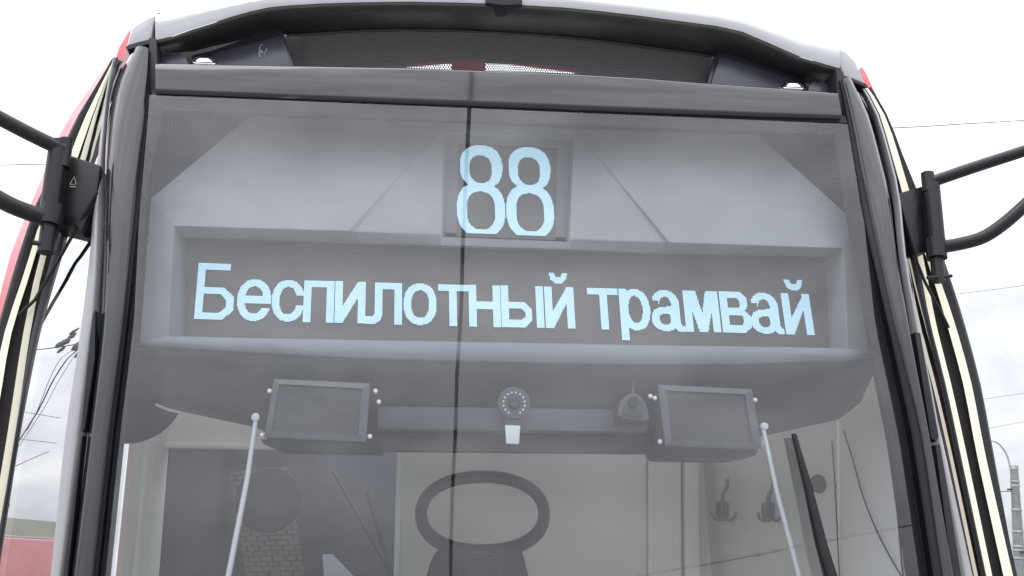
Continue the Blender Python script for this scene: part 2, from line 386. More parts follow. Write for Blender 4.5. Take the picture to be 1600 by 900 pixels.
# black outer body edge and the red side that runs back from it
RDL = rail(LT['RD'], OFF['RD'], ybL)
loft('black_body_edge', [C2iL, mid(C2iL, BL, .008), BL, [p+NB*.10 for p in BL]], 'matte_black', tram)
loft('body_side', [[p+NB*.09 for p in BL], RDL, [p+NB*.6 for p in RDL]], 'red', tram)
BR2 = [Vector((p.x+.002, p.y+.12, p.z)) for p in BR]
loft('black_body_edge', [C2iR, mid(C2iR, BR, .008), BR, BR2], 'matte_black', tram)
loft('body_side', [BR2, [Vector((p.x-.02, p.y+.2, p.z)) for p in BR]], 'red', tram)
# small red wedge of body above the right shoulder, red wedge on the left
prism('red_shoulder_panel', [W(1346, 104, .16), W(1352, 112, .16), W(1369, 148, .16), W(1362, 144, .16), W(1352, 130, .16)], (0, .2, 0), 'red', tram)
prism('red_shoulder_panel', [W(203, 46, .3), W(206, 60, .3), W(186, 96, .3), W(178, 99, .3), W(186, 74, .3)], (0, .2, 0), 'red', tram)

# ---- windshield
gl_rails = []
yy = ys(148, 1130)
wl = [(148, 237), (150, 236)] 
A0, A1 = W(236, 149), W(1325, 190)
def glass_edge(tb, y, d): P = W(sm(tb, y)+d, y, 0); return P
Lr = [glass_edge(LT['Gi'], y, 1) for y in yy]; Rr_ = []
for p in Lr:                       # right rail at the same heights
    best = None
    for yq in range(150, 1200):
        q = W(sm(RT['Gi'], yq)-1, yq, 0)
        if q.z <= p.z: best = q; break
    if best is None: best = q
    Rr_.append(Vector((best.x, Zw(p.z), p.z)))
cols = []
for k in range(13):
    t = k/12; cols.append([a.lerp(b, t) for a, b in zip(Lr, Rr_)])
ws = loft('windshield', cols, 'glass', tram)
# printed black ceramic edge just behind the glass
def fr(px, py): return W(px, py, .006)
F_out = [fr(237, 150), fr(780, 173), fr(1324, 191), fr(1347, 330), fr(1386, 500), fr(1424, 675), fr(1458, 900), fr(1496, 1130), fr(800, 1140), fr(128, 1130), fr(153, 900), fr(177, 675), fr(196, 525), fr(220, 300)]
F_in = [fr(256, 172), fr(780, 190), fr(1304, 210), fr(1320, 330), fr(1352, 500), fr(1390, 675), fr(1432, 900), fr(1470, 1125), fr(800, 1130), fr(155, 1125), fr(173, 900), fr(196, 675), fr(211, 525), fr(229, 300)]
n = len(F_out); bm = bmesh.new(); a = [bm.verts.new(p) for p in F_out]; b = [bm.verts.new(p) for p in F_in]
for i in range(n): bm.faces.new((a[i], a[(i+1) % n], b[(i+1) % n], b[i]))
finish(bm, 'ceramic_border', 'frit', tram)

# ---- glossy band over the glass, rubber strip under it
top = [(243, 100), (400, 102), (640, 106), (880, 115), (1000, 122), (1100, 130), (1200, 137), (1309, 146)]
bot = [(243, 143), (400, 149), (640, 159), (800, 165), (1000, 173), (1100, 176.5), (1200, 180), (1316, 183)]
T_ = [W(x, y, -.001) for x, y in top]; B_ = [W(x, y, -.008) for x, y in bot]
Mi = [a.lerp(b, .5)-NB*.0012 for a, b in zip(T_, B_)]
loft('gloss_band', [[p+NB*.22 for p in T_], [p+NB*.010+Vector((0, 0, .002)) for p in T_], T_, [a.lerp(b, .06)-NB*.0009 for a, b in zip(T_, B_)], Mi, [a.lerp(b, .88)-NB*.0006 for a, b in zip(T_, B_)], B_, [p+NB*.03 for p in B_]], 'gloss_black', tram)
sb = [(238, 153), (640, 167), (800, 174), (1200, 188), (1324, 192)]; st = [(238, 141), (640, 156), (800, 162), (1200, 177), (1320, 181)]
bm = bmesh.new(); add_prism(bm, [W(x, y, .004) for x, y in st]+[W(x, y, .004) for x, y in sb[::-1]], (0, .02, 0)); finish(bm, 'rubber_strip', 'matte_black', tram)
# vertical black seams at the band ends
prism('black_seam', [W(233, 58, .02), W(244, 60, .02), W(246, 100, .02), W(243, 150, .02), W(229, 150, .02), W(233, 100, .02)], (0, .3, 0), 'matte_black', tram, bevel=.001)
prism('black_seam', [W(1307, 108, .02), W(1318, 112, .02), W(1320, 125, .02), W(1336, 192, .02), W(1322, 192, .02), W(1308, 144, .02)], (0, .3, 0), 'matte_black', tram, bevel=.001)

# ---- roof: charcoal visor arch with white roof shell above
vt = [(243, 63), (270, 57), (300, 46), (330, 37), (360, 27), (390, 18.5), (420, 12), (450, 9), (500, 6), (560, 4), (640, 3), (720, 4.5), (800, 7.5), (880, 12), (940, 18), (1000, 25), (1060, 33), (1120, 41), (1160, 50), (1200, 67), (1250, 89), (1290, 101), (1312, 107)]
vb = [(243, 84), (270, 82), (300, 80), (330, 72), (360, 66), (390, 58), (420, 48), (448, 54), (500, 51), (560, 47), (640, 45), (720, 47), (800, 51), (880, 56.5), (940, 63), (1000, 71), (1060, 79), (1112, 87), (1150, 96), (1200, 114), (1250, 128), (1290, 132), (1312, 134)]
VT = [W(x, y, .03) for x, y in vt]; VB = [W(x, y, .16) for x, y in vb]
Vlip = [p+NB*.006-Vector((0, 0, .006)) for p in VT]
rl = [[p+NB*.01+Vector((0, 0, .004)) for p in VT], VT, Vlip]
for t in (.3, .55, .8): rl.append([a.lerp(b, t)+Vector((0, 0, -.006*math.sin(PI*t))) for a, b in zip(Vlip, VB)])
rl += [VB, [p+NB*.012+Vector((0, 0, .006)) for p in VB]]
loft('roof_visor', rl, 'visor', tram)
# trim bead along the lower edge of the visor
tube('visor_bead', [W(x, y+1.5, .158) for x, y in vb[7:18]], .0035, 'visor', tram, 8)
# white roof shell
wt_ = [(250, 17), (275, 14), (300, 12), (330, 10), (360, 9), (390, 7), (420, 5.5), (450, 4), (500, 2.5), (560, 1), (640, 0), (720, 1.5), (800, 4.5), (880, 9), (940, 15), (1000, 21), (1060, 27.5), (1120, 34), (1160, 43), (1200, 56), (1240, 65), (1280, 70), (1295, 72)]
vt2 = vt
WT = [W(x, y, .09) for x, y in wt_]
rl = [[p-NB*.001 for p in VT]]
for t in (.2, .45, .7, .9): rl.append([a.lerp(b, t)+Vector((0, -.028*math.sin(PI*t), .012*math.sin(PI*t))) for a, b in zip(VT, WT)])
rl += [WT, [Vector((p.x*.99, p.y+.07, p.z+.004)) for p in WT]]
loft('roof_shell', rl, 'white', tram)
def shoulder(pts, back, m='white'):
    bm = bmesh.new(); add_prism(bm, pts, back); return finish(bm, 'roof_shoulder', m, tram, bevel=.005, seg=3)
shoulder([W(205, 44, .05), W(228, 28, .05), W(246, 21, .05), W(241, 40, .05), W(238, 62, .05), W(216, 67, .05), W(197, 73, .05)], (.06, .5, .02))
shoulder([W(1296, 72, .05), W(1322, 80, .05), W(1337, 95, .05), W(1352, 132, .05), W(1334, 124, .05), W(1318, 119, .05), W(1309, 95, .05)], (-.06, .5, .02), 'silver')
tube('shoulder_gap', curve_pts([W(249.5, 21, .035), W(243, 38, .035), W(238.5, 60, .03), W(237, 75, .03)], 5), .0032, 'matte_black', tram, 8)
tube('shoulder_gap', curve_pts([W(1294, 72, .035), W(1308, 92, .035), W(1313, 115, .03), W(1315, 128, .03)], 5), .0026, 'matte_black', tram, 8)
prism('shoulder_underside', [W(196, 73, .04), W(216, 67.5, .04), W(240, 62, .04), W(240, 66, .04), W(216, 73, .04), W(200, 77, .04)], (0, .06, 0), 'matte_black', tram)
prism('shoulder_underside', [W(1316, 118, .04), W(1334, 123, .04), W(1353, 131, .04), W(1353, 136, .04), W(1334, 128, .04), W(1318, 124, .04)], (0, .06, 0), 'matte_black', tram)
# small aerial bracket on the roof edge
ab = empty('roof_bracket', (0, 0, 0)); ab.parent = tram
bm = bmesh.new(); add_prism(bm, [W(759, -14, .02), W(816, -12, .02), W(816, 6.5, .02), W(786, 8, .02), W(759, 4, .02)], (0, .05, 0)); add_prism(bm, [W(748, -6, .06), W(826, -4, .06), W(826, -1, .06), W(748, -3, .06)], (0, .03, 0))
o = finish(bm, 'bracket_block', 'matte_black', ab, bevel=.001)
disc('bracket_nut', W(787, 4, .045), (0, -1, 0), .006, .008, 'chrome', ab, 6)

# ---- recess behind the band: dark back, hexagonal mesh grille
GO = .17
gp = []                                     # mesh grille of hexagonal holes
def build_grille():
    vs, fs = [], []
    P00, P10 = W(452, 120, GO), W(1115, 140, GO)
    x0, x1 = P00.x-.02, P10.x+.02; p = .0062; z0 = W(800, 128, GO).z-.03; z1 = W(640, 40, GO).z+.01
    def vtop(x):
        best = None
        for a, b in zip(VB, VB[1:]):
            if a.x <= x <= b.x: best = a.z+(b.z-a.z)*(x-a.x)/(b.x-a.x)
        return best if best else z0
    cols = int((x1-x0)/p); rows = int((z1-z0)/(p*.866))
    ri, ro = p*.335, p*.578
    for j in range(rows):
        for i in range(cols):
            cx = x0+(i+.5*(j % 2))*p; cz = z0+j*p*.866
            if cz > vtop(cx)-.001: continue
            b0 = len(vs)
            for k in range(6):
                a = PI/6+k*PI/3; vs.append((cx+ro*math.cos(a), Zw(cz)+GO, cz+ro*math.sin(a)))
            for k in range(6):
                a = PI/6+k*PI/3; vs.append((cx+ri*math.cos(a), Zw(cz)+GO+.0004, cz+ri*math.sin(a)))
            for k in range(6): fs.append((b0+k, b0+(k+1) % 6, b0+6+(k+1) % 6, b0+6+k))
    o = fromdata('mesh_grille', vs, fs, 'grille', tram); o['kind'] = 'stuff'
MT['grille'] = mat('black_expanded_metal', (.10, .10, .105), .4, spec=.5)
build_grille()
GB = .225
pts = [(300, 62), (420, 35), (640, 26), (900, 36), (1100, 66), (1250, 110), (1330, 160), (1000, 160), (925, 122), (912, 115), (880, 107), (840, 101.5), (800, 98), (760, 96), (700, 96.5), (660, 99), (620, 104), (600, 113), (560, 150), (300, 150)]
prism('grille_backing', [W(x, y, GB) for x, y in pts], (0, .01, 0), 'matte_black', tram)
prism('red_roof_unit', [W(706, 94, GB-.02), W(758, 95, GB-.02), W(760, 130, GB-.02), W(704, 130, GB-.02)], (0, .01, 0), 'red', tram)
prism('red_roof_unit', [W(640, 99, GB-.015), W(700, 96, GB-.015), W(700, 99, GB-.015), W(640, 104, GB-.015)], (0, .004, 0), 'red', tram)
prism('red_roof_unit', [W(800, 100, GB-.015), W(860, 103, GB-.015), W(900, 109, GB-.015), (W(900, 113, GB-.015)), W(850, 107, GB-.015)], (0, .004, 0), 'red', tram)
# corner floor of the recess and the two slanted flaps
def flap(outer, inner, logo=None):
    f = prism('slanted_flap', [W(x, y, .125) for x, y in outer], (0, .03, 0), 'flap', tram, bevel=.003)
    prism('flap_plate', [W(x, y, .105) for x, y in inner], (0, .017, 0), 'flap', f, bevel=.002)
flap([(298, 104), (300, 86), (330, 79), (425, 44), (436, 42), (442, 50), (462, 112)], [(322, 104), (334, 83), (437, 56), (443, 57), (457, 112)])
flap([(1103, 140), (1112, 104), (1122, 78), (1128, 75), (1140, 77), (1215, 105), (1254, 122), (1268, 150)], [(1108, 140), (1124, 92), (1128, 88), (1180, 105), (1238, 123), (1250, 150)])
for pl in ([(246, 104), (247, 86), (254, 83), (285, 84), (291, 90), (296, 104)], [(1262, 150), (1264, 134), (1270, 127), (1303, 131), (1306, 150)]):
    prism('recess_block', [W(x, y, .07) for x, y in pl], (0, .06, 0), 'flap', tram, bevel=.003)
prism('recess_floor', [W(240, 80, .20), W(470, 40, .20), W(470, 125, .20), W(240, 118, .20)], (0, .01, 0), 'visor', tram)
prism('recess_floor', [W(1100, 80, .20), W(1318, 118, .20), W(1318, 165, .20), W(1100, 150, .20)], (0, .01, 0), 'visor', tram)
# faint moulded marks on the left flap
for k, (cx, cy, rr) in enumerate([(411, 76, 5.5), (408, 84, 3.5)]):
    tube('flap_mark', [W(cx+rr*math.cos(a*PI/7+k), cy+rr*1.2*math.sin(a*PI/7+k), .1035) for a in range(0, 11)], .0007, 'print', tram, 6)
tube('flap_mark', [W(405, 90, .1035), W(409, 79, .1035), W(412, 88, .1035), W(416, 78, .1035)], .0007, 'print', tram, 6)
# chrome filler caps
def cap(px, py):
    ax = Vector((0, -.55, 1)).normalized(); c = W(px, py, .045)-Vector((0, 0, .006))
    e = disc('chrome_cap', c-ax*.006, ax, .0325, .006, 'chrome', tram, 44, bevel=.0015)
    disc('cap_collar', c, ax, .029, .002, 'matte_black', e, 36)
    disc('cap_dome', c+ax*.001, ax, .027, .008, 'chrome', e, 36, r2=.017, bevel=.001)
    sx = Vector((1, 0, 0)); sy = ax.cross(sx)
    for a_ in (90, 210, 330):
        v = (sx*math.cos(R(a_))+sy*math.sin(R(a_))); tube('cap_bar', [c+ax*.0095+v*.002, c+ax*.009+v*.016, c+ax*.002+v*.027], .0022, 'matte_black', e, 8)
cap(320, 94); cap(1237, 133)

# ---- display housing
def poly(name, pts, m, parent=tram, d=.004, bevel=0):
    return prism(name, [W(*p) for p in pts], (0, d, 0), m, parent, bevel)
def surf(name, quads, m, parent=tram, smooth=False):
    bm = bmesh.new()
    for q in quads: bm.faces.new([bm.verts.new(W(*p)) for p in q])
    bmesh.ops.remove_doubles(bm, verts=bm.verts, dist=2e-4)
    bmesh.ops.recalc_face_normals(bm, faces=bm.faces)
    me = bpy.data.meshes.new(name); bm.to_mesh(me); bm.free()
    o = link(name, me, m, parent)
    if smooth:
        for p in me.polygons: p.use_smooth = True
    s = o.modifiers.new('thickness', 'SOLIDIFY'); s.thickness = .003; s.offset = -1
    return o
H = {}
def fo(y, x=0): return .122-.050*(y-185)/170
def f_(x, y): return (x, y, fo(y-(x-391)*.03*0))
TL, TR = f_(391, 181), f_(1185, 211)
TM1, TM2 = f_(697, 192), f_(899, 201)
SL, SR = f_(236, 310), f_(1335, 346)
ML, MR = f_(272, 353), f_(1318, 388)
KL, KR = f_(545, 361), f_(1047, 379)
def gr(p, d): return (p[0], p[1], p[2]+d)
KLc, KRc = (551, 362, .078), (1041, 379, .078)
N0, N1, N2, N3 = (693, 207, .113), (897, 216, .113), (890, 373, .086), (690, 366, .086)
TM1c, TM2c = (700, 192, .114), (896, 201, .114)
Q0, Q1, Q2, Q3 = (699, 212, .136), (891, 221, .136), (884, 375, .136), (696, 367, .136)
I0, I1, I2, I3 = (290, 368, .15), (1291, 402, .15), (1295, 544, .15), (289, 527, .15)
J0, J1 = (284, 371, .125), (1301, 401, .125)
K1, K2 = (560, 380, .118), (1036, 396, .118)
S1, S2 = (690, 384, .094), (889, 390, .094)
LB, RB, LBi, RBi = (219, 534, .088), (1368, 550, .088), (262, 526, .088), (1324, 545, .088)
J3, J2 = (284, 527, .125), (1301, 544, .125)
quads = [[TL, TM1, KL, ML, SL], [TM2, TR, SR, MR, KR],
  [TM1, TM1c, KLc, KL], [TM2c, TM2, KR, KRc],
  [TM1c, TM2c, N1, N0], [TM2c, KRc, N2, N1], [TM1c, N0, N3, KLc],
  [N0, N1, Q1, Q0], [N1, N2, Q2, Q1], [N3, N0, Q0, Q3],
  [ML, KL, K1, J0], [KL, KLc, K1], [KR, MR, J1, K2], [KRc, KR, K2],
  [J0, K1, (560, 382, .15), I0], [K2, J1, I1, (1036, 398, .15)],
  [KLc, N3, S1, K1], [N3, N2, S2, S1], [N2, KRc, K2, S2],
  [K1, S1, (690, 386, .15), (560, 382, .15)], [S1, S2, (889, 392, .15), (690, 386, .15)], [S2, K2, (1036, 398, .15), (889, 392, .15)],
  [SL, ML, LBi, LB], [ML, J0, J3, LBi], [J0, I0, I3, J3],
  [SR, RB, RBi, MR], [MR, RBi, J2, J1], [J1, J2, I2, I1]]
bm = bmesh.new(); cache = {}
def bv(p):
    k = tuple(round(c, 4) for c in p)
    if k not in cache: cache[k] = bm.verts.new(W(*p))
    return cache[k]
for q in quads: bm.faces.new([bv(p) for p in q])
bmesh.ops.recalc_face_normals(bm, faces=bm.faces)
# outer skirt going back
for e in [e for e in bm.edges if len(e.link_faces) == 1]:
    a_, b_ = e.verts
    if min(a_.co.y-Zw(a_.co.z), b_.co.y-Zw(b_.co.z)) < .13:
        pass
bmesh.ops.bevel(bm, geom=[e for e in bm.edges if len(e.link_faces) == 2 and e.calc_face_angle(0) > .08], offset=.010, segments=4, affect='EDGES', profile=.5, clamp_overlap=True)
me = bpy.data.meshes.new('display_housing'); bm.to_mesh(me); bm.free()
hs = link('display_housing', me, 'housing', tram, smooth=True); me.set_sharp_from_angle(angle=R(50))
surf('number_recess_floor', [[(697, 210, .137), (893, 219, .137), (886, 372, .137), (694, 364, .137)]], 'housing_lip')
nd = surf('number_display', [[(717, 224, .133), (871, 231, .133), (868, 375, .133), (713, 369, .133)]], 'led_off')
dd = surf('destination_display', [[(284, 362, .1505), (1298, 397, .1505), (1302, 548, .1505), (283, 532, .1505)]], 'led_off')
# bright lip under the screen, then the hood that rolls down and back
lipT = [(219, 533), (262, 526), (400, 529), (560, 532), (800, 536), (1000, 540), (1157, 542), (1322, 545), (1369, 550)]
lipB = [(217, 538), (262, 543), (400, 553), (560, 562), (800, 568.5), (1000, 572), (1157, 572), (1322, 565), (1369, 556)]
h1 = [(219, 548), (262, 560), (400, 572), (560, 583), (800, 590), (1000, 592), (1157, 590), (1322, 585), (1369, 566)]
h2 = [(230, 590), (262, 604), (400, 618), (560, 636), (800, 634), (1000, 638), (1157, 636), (1322, 622), (1362, 590)]
h3 = [(238, 615), (262, 636), (400, 652), (560, 668), (800, 670), (1000, 674), (1157, 672), (1310, 646), (1350, 615)]
h4 = [(243, 630), (268, 639), (400, 667), (470, 700), (800, 705), (1000, 708), (1195, 680), (1310, 655), (1345, 628)]
def rl_(tb, o): return [W(x, y, o) for x, y in tb]
loft('display_lip', [rl_(lipT, .148), rl_(lipT, .060), [p-NB*.004 for p in rl_([(x, y+(y2-y)*.15) for (x, y), (_, y2) in zip(lipT, lipB)], .056)], rl_([(x, y+(y2-y)*.85) for (x, y), (_, y2) in zip(lipT, lipB)], .056), rl_(lipB, .062)], 'housing_lip', tram, thick=.002)
loft('screen_hood', [rl_(lipB, .062), rl_(h1, .095), rl_(h2, .125), rl_(h3, .17), rl_(h4, .21), [p+NB*.35+Vector((0, 0, .10)) for p in rl_(h4, .21)]], 'hood', tram, thick=.002)
# stepped ledge across the hood
poly('hood_ledge', [(590, 634, .118), (1010, 640, .118), (1012, 668, .112), (1012, 676, .12), (590, 672, .12), (590, 664, .112)], 'hood', d=.03, bevel=.003)
poly('hood_ledge', [(590, 676, .16), (1015, 681, .16), (1015, 708, .16), (590, 704, .16)], 'hood2', d=.03, bevel=.003)
# dark bulkhead behind the housing, cab ceiling
box('dark_bulkhead', (-.80, .34, 2.36), (.80, .36, 2.97), 'dark', tram)
box('cab_ceiling', (-.78, .36, 2.96), (.78, 1.3, 2.98), 'wall', tram)
prism('dark_corner_sheet', [W(226, 140, .19), W(1340, 180, .19), W(1352, 330, .19), W(1392, 560, .19), W(800, 590, .19), W(206, 556, .19), W(226, 320, .19)], (0, .02, 0), 'dark', tram)  # added dark sheet that keeps the corners behind the housing dark
# small dark sensor at top left of the glass
poly('glass_sensor', [(596, 185, .02), (606, 185.5, .02), (606, 194, .02), (596, 193.5, .02)], 'hood', d=.006, bevel=.001)

# ---- LED lettering: every lit diode is its own little square, gathered per letter
def rect(x0, y0, x1, y1): return lambda s, t: x0 <= s < x1 and y0 <= t < y1
def inpoly(pts):
    def f(s, t):
        c = False; j = len(pts)-1
        for i in range(len(pts)):
            xi, yi = pts[i]; xj, yj = pts[j]
            if (yi > t) != (yj > t) and s < (xj-xi)*(t-yi)/(yj-yi)+xi: c = not c
            j = i
        return c
    return f
def ell(cx, cy, rx, ry, e=2.25): return lambda s, t: abs((s-cx)/rx)**e+abs((t-cy)/ry)**e <= 1
def ring(cx, cy, rx, ry, kx=12, ky=11, e=2.25):
    a, b = ell(cx, cy, rx, ry, e), ell(cx, cy, rx-kx, ry-ky, e); return lambda s, t: a(s, t) and not b(s, t)
def U(*f): return lambda s, t: any(g_(s, t) for g_ in f)
def minus(a, *b): return lambda s, t: a(s, t) and not any(q(s, t) for q in b)
def ii(wd, h): return U(rect(0, 0, 12, h), rect(wd-12, 0, wd, h), inpoly([(12, 39), (36, 0), (wd, 0), (wd-12, 26), (13, h), (0, h)]))
def breve(c): return minus(inpoly([(c-15, -22), (c-7, -22), (c-4, -16), (c+4, -16), (c+7, -22), (c+15, -22), (c+12, -11), (c+6, -6), (c-6, -6), (c-12, -11)]))
def be(wd, h): return U(rect(0, 0, 12, h), rect(0, 0, 52, 11), minus(inpoly([(0, 37), (43, 37), (61, 53), (61, 72), (44, h), (0, h)]), inpoly([(12, 48), (38, 48), (48, 58), (48, 68), (38, h-11), (12, h-11)])))
def ie(wd, h): return U(minus(ring(wd/2, h/2, wd/2, h/2), rect(wd*.6, 36, 99, 44)), rect(9, 26, wd, 37))
def es(wd, h): return minus(ring(wd/2, h/2, wd/2, h/2), rect(wd*.6, 24.5, 99, 39))
def pe(wd, h): return U(rect(0, 0, 12, h), rect(wd-12, 0, wd, h), rect(0, 0, wd, 11))
def el(wd, h): return U(rect(wd-12, 0, wd, h), rect(15, 0, wd, 11), rect(15, 0, 27, 53), inpoly([(0, 54), (12, 54), (15, 50), (27, 50), (25, 58), (17, h), (0, h)]))
def oo(wd, h): return ring(wd/2, h/2, wd/2, h/2)
def te(wd, h): return U(rect(0, 0, wd, 11), rect(wd/2-6, 0, wd/2+6, h))
def en(wd, h): return U(rect(0, 0, 12, h), rect(wd-12, 0, wd, h), rect(0, 26, wd, 37))
def yi(wd, h): return U(minus(inpoly([(0, 0), (12, 0), (12, 25), (37, 25), (49, 37), (49, 53), (37, h), (0, h)]), inpoly([(12, 36), (32, 36), (37, 41), (37, 49), (32, h-11), (12, h-11)])), rect(wd-12, 0, wd, h))
def iy(wd, h): return U(ii(wd, h), breve(wd/2))
def er(wd, h): return U(rect(0, 0, 12, 81), ring(wd/2+1, h/2, wd/2-1, h/2))
def aa(wd, h):
    return U(minus(ring(23, 23, 21, 23, 12, 11), rect(-5, 17, 12, 80), rect(-5, 23, 34, 80)), rect(33, 16, 45, 58), inpoly([(33, 52), (45, 52), (47, 57), (wd, 57), (wd, h), (40, h), (36, 60)]),
             minus(ring(21, 46, 21, 19, 12, 10), inpoly([(22, 30), (34, 20), (34, 33)])), inpoly([(10, 30), (34, 24), (34, 35), (12, 40)]))
def em(wd, h): return U(rect(0, 0, 12, h), rect(wd-12, 0, wd, h), inpoly([(4, 0), (20, 0), (28, 36), (36, 0), (wd-4, 0), (wd-21, h), (21, h)]))
def ve(wd, h): return minus(inpoly([(0, 0), (34, 0), (43, 9), (43, 23), (38, 31), (46, 39), (46, 56), (36, h), (0, h)]), inpoly([(12, 11), (28, 11), (31, 14), (31, 23), (28, 26), (12, 26)]), inpoly([(12, 37), (31, 37), (34, 41), (34, 50), (31, 54), (12, 54)]))
def eight(wd, h): return U(minus(ell(40, 34, 34, 34, 2.4), ell(39, 38, 18, 22, 2.4)), minus(lambda s, t: ell(38, 101, 38, 41, 2.5)(s, t) and t < 137.5, ell(38, 102.5, 22.5, 29, 2.5)))
def ledglyph(name, fn, wd, h, bl, br, tl, off, parent, cell=1.72, tmin=-26, tmax=90):
    A, B, T = W(bl[0], bl[1], off), W(br[0], br[1], off), W(tl[0], tl[1], off)
    ex = (B-A)/wd; ez = Vector((0, T4, 1))*((T.z-A.z)/h)
    f = fn(wd, h); vs, fs = [], []
    nx = int(wd/cell)+2
    for j in range(int(tmin/cell), int(tmax/cell)+1):
        for i in range(-1, nx):
            s, t = (i+.5)*cell, (j+.5)*cell
            if not f(s, t): continue
            q = .41*cell; b0 = len(vs)
            for a, b in ((-q, -q), (q, -q), (q, q), (-q, q)): vs.append(A+ex*(s+a)+ez*(h-(t+b)))
            fs.append((b0, b0+1, b0+2, b0+3))
    fromdata(name, vs, fs, 'led_on', parent)
TX = [('letter', be, 303, 498.5, 366, 500.5, 310, 410.5, 88), ('letter', ie, 368.5, 500.5, 421.5, 502, 369.5, 435.8, 65), ('letter', es, 423, 501.5, 474, 503, 424, 436.8, 65),
      ('letter', pe, 472.8, 503, 521.2, 504, 477, 438, 65), ('letter', ii, 522.3, 503.8, 570, 505, 525, 439, 65), ('letter', el, 569.5, 505.5, 628, 507, 571, 440.7, 65),
      ('letter', oo, 630.5, 507.5, 682.5, 508, 631, 442.5, 65), ('letter', te, 685, 508.6, 733, 509.6, 685.5, 444, 65), ('letter', en, 733.3, 509.8, 782.8, 511, 734, 444.8, 65),
      ('letter', yi, 784, 510.7, 851.5, 512, 784.5, 445.7, 65), ('letter', iy, 853, 512, 899.2, 513, 853, 447.5, 65), ('letter', te, 921, 514, 969.5, 515, 921, 449.7, 65),
      ('letter', er, 971, 515.3, 1018.6, 516.5, 970.8, 451, 65), ('letter', aa, 1020.5, 516.5, 1072, 518, 1020, 452.7, 65), ('letter', em, 1072.5, 517.7, 1128, 519, 1071, 453.8, 65),
      ('letter', ve, 1130, 519, 1175.5, 520.3, 1128.5, 455, 65), ('letter', aa, 1176.5, 520.6, 1227, 522, 1175.5, 456.8, 65), ('letter', iy, 1228.5, 522, 1273.5, 523.3, 1224.5, 458, 65)]
for nm, fn, x0, y0, x1, y1, tx, ty, h in TX:
    ledglyph(nm, fn, x1-x0, h, (x0, y0), (x1, y1), (tx, ty), .1495-.003, dd)
for x0, y0, x1, y1, tx, ty in ((714.5, 363.5, 791.5, 366, 716.5, 225.5), (792.5, 366.5, 868.5, 369, 793, 228.5)):
    ledglyph('digit', eight, 77, 137.5, (x0, y0), (x1, y1), (tx, ty), .126, nd, cell=1.62, tmin=-2, tmax=139)

# ---- monitor boxes, cameras, rods under the hood
def monitor(outer, inner, depth, screws, back=None):
    o = poly('monitor_box', [(*p, .075) for p in outer], 'frame', d=.10, bevel=.005)
    bm = bmesh.new(); a = [bm.verts.new(W(*p, .072)) for p in outer]; b = [bm.verts.new(W(*p, .067)) for p in inner]; c = [bm.verts.new(W(*p, .085)) for p in inner]
    # outer frame shrunk slightly so it sits proud of the box
    n = len(outer)
    for i in range(n):
        bm.faces.new((a[i], a[(i+1) % n], b[(i+1) % n], b[i])); bm.faces.new((b[i], b[(i+1) % n], c[(i+1) % n], c[i]))
    finish(bm, 'monitor_frame', 'frame2', o)
    poly('monitor_glass', [(*p, .071) for p in inner], 'hood2', o, d=.002)
    for s in screws: disc('screw', W(*s, .060), (0, -1, 0), .0052, .004, 'screw', o, 12, r2=.003)
    return o
m1 = monitor([(428, 592), (578, 599), (572, 690), (413, 683)], [(436, 600), (566, 607), (560, 678), (424, 672)], .1, [(421, 611), (409, 680), (587, 611), (592, 628), (578, 682)])
m2 = monitor([(1028, 601), (1175, 608), (1190, 702), (1040, 696)], [(1041, 610), (1164, 616), (1176, 690), (1050, 688)], .1, [(1016, 619), (1023, 622), (1180, 625), (1031, 690), (1194, 692)])
poly('monitor_shelf', [(1020, 696, .09), (1186, 703, .09), (1180, 712, .10), (1150, 717, .12), (1030, 715, .12)], 'hood2', m2, d=.08, bevel=.003)
poly('monitor_shelf', [(405, 686, .09), (572, 693, .09), (600, 705, .12), (440, 702, .12)], 'hood2', m1, d=.08, bevel=.003)
# tiny status marks on the monitors
for (cx, cy, o) in ((500, 627, m1), (1105, 635, m2)):
    tube('bezel_mark', [W(cx+9*math.cos(a*PI/8), cy+9*math.sin(a*PI/8), .069) for a in range(-9, 3)], .0006, 'frame', o, 6)
    for dx, dy in ((-22, -8), (18, -10), (-12, 18), (16, 18), (28, -2), (30, 8)): disc('bezel_mark', W(cx+dx, cy+dy, .070), (0, -1, 0), .0014, .001, 'frame', o, 8)
# round camera with its ring of infrared diodes
c0 = W(801, 632, .085)
cm = disc('round_camera', c0, (0, -1, 0), .034, .02, 'hood', tram, 32, bevel=.004)
disc('camera_lens', c0+Vector((0, -.0205, -.002)), (0, -1, 0), .013, .006, 'hood2', cm, 24, r2=.009)
for k in range(14):
    a = -PI/2+.35+(k+.5)*(2*PI-.7)/14
    disc('infrared_diode', c0+Vector((.0225*math.cos(a), -.020, -.001+.0225*math.sin(a))), (0, -1, 0), .0024, .002, 'rod', cm, 8)
poly('camera_bracket', [(788, 655, .07), (815, 657, .07), (812, 666, .07), (790, 665, .07)], 'hood2', cm, d=.02)
poly('camera_tag', [(789, 664, .058), (813, 665, .058), (811, 694, .052), (791, 693, .052)], 'rod', cm, d=.004, bevel=.001)
# teardrop camera
td = [(990, 612), (1002, 619), (1010, 630), (1014, 645), (1015, 656), (1008, 658), (972, 655), (965, 650), (966, 638), (970, 627), (979, 617)]
tcm = poly('teardrop_camera', [(x, y, .075) for x, y in td], 'frame', d=.05, bevel=.004)
poly('camera_face', [(x*.62+990*.38, y*.62+640*.38, .071) for x, y in td], 'hood', tcm, d=.008, bevel=.002)
disc('camera_lens', W(989, 628, .066), (0, -1, 0), .0115, .006, 'matte_black', tcm, 24)
disc('camera_lens', W(970, 652, .068), (0, -1, 0), .004, .006, 'matte_black', tcm, 12)
tube('camera_stalk', [W(990, 588, .10), W(989, 614, .08)], .0035, 'frame', tcm, 8)
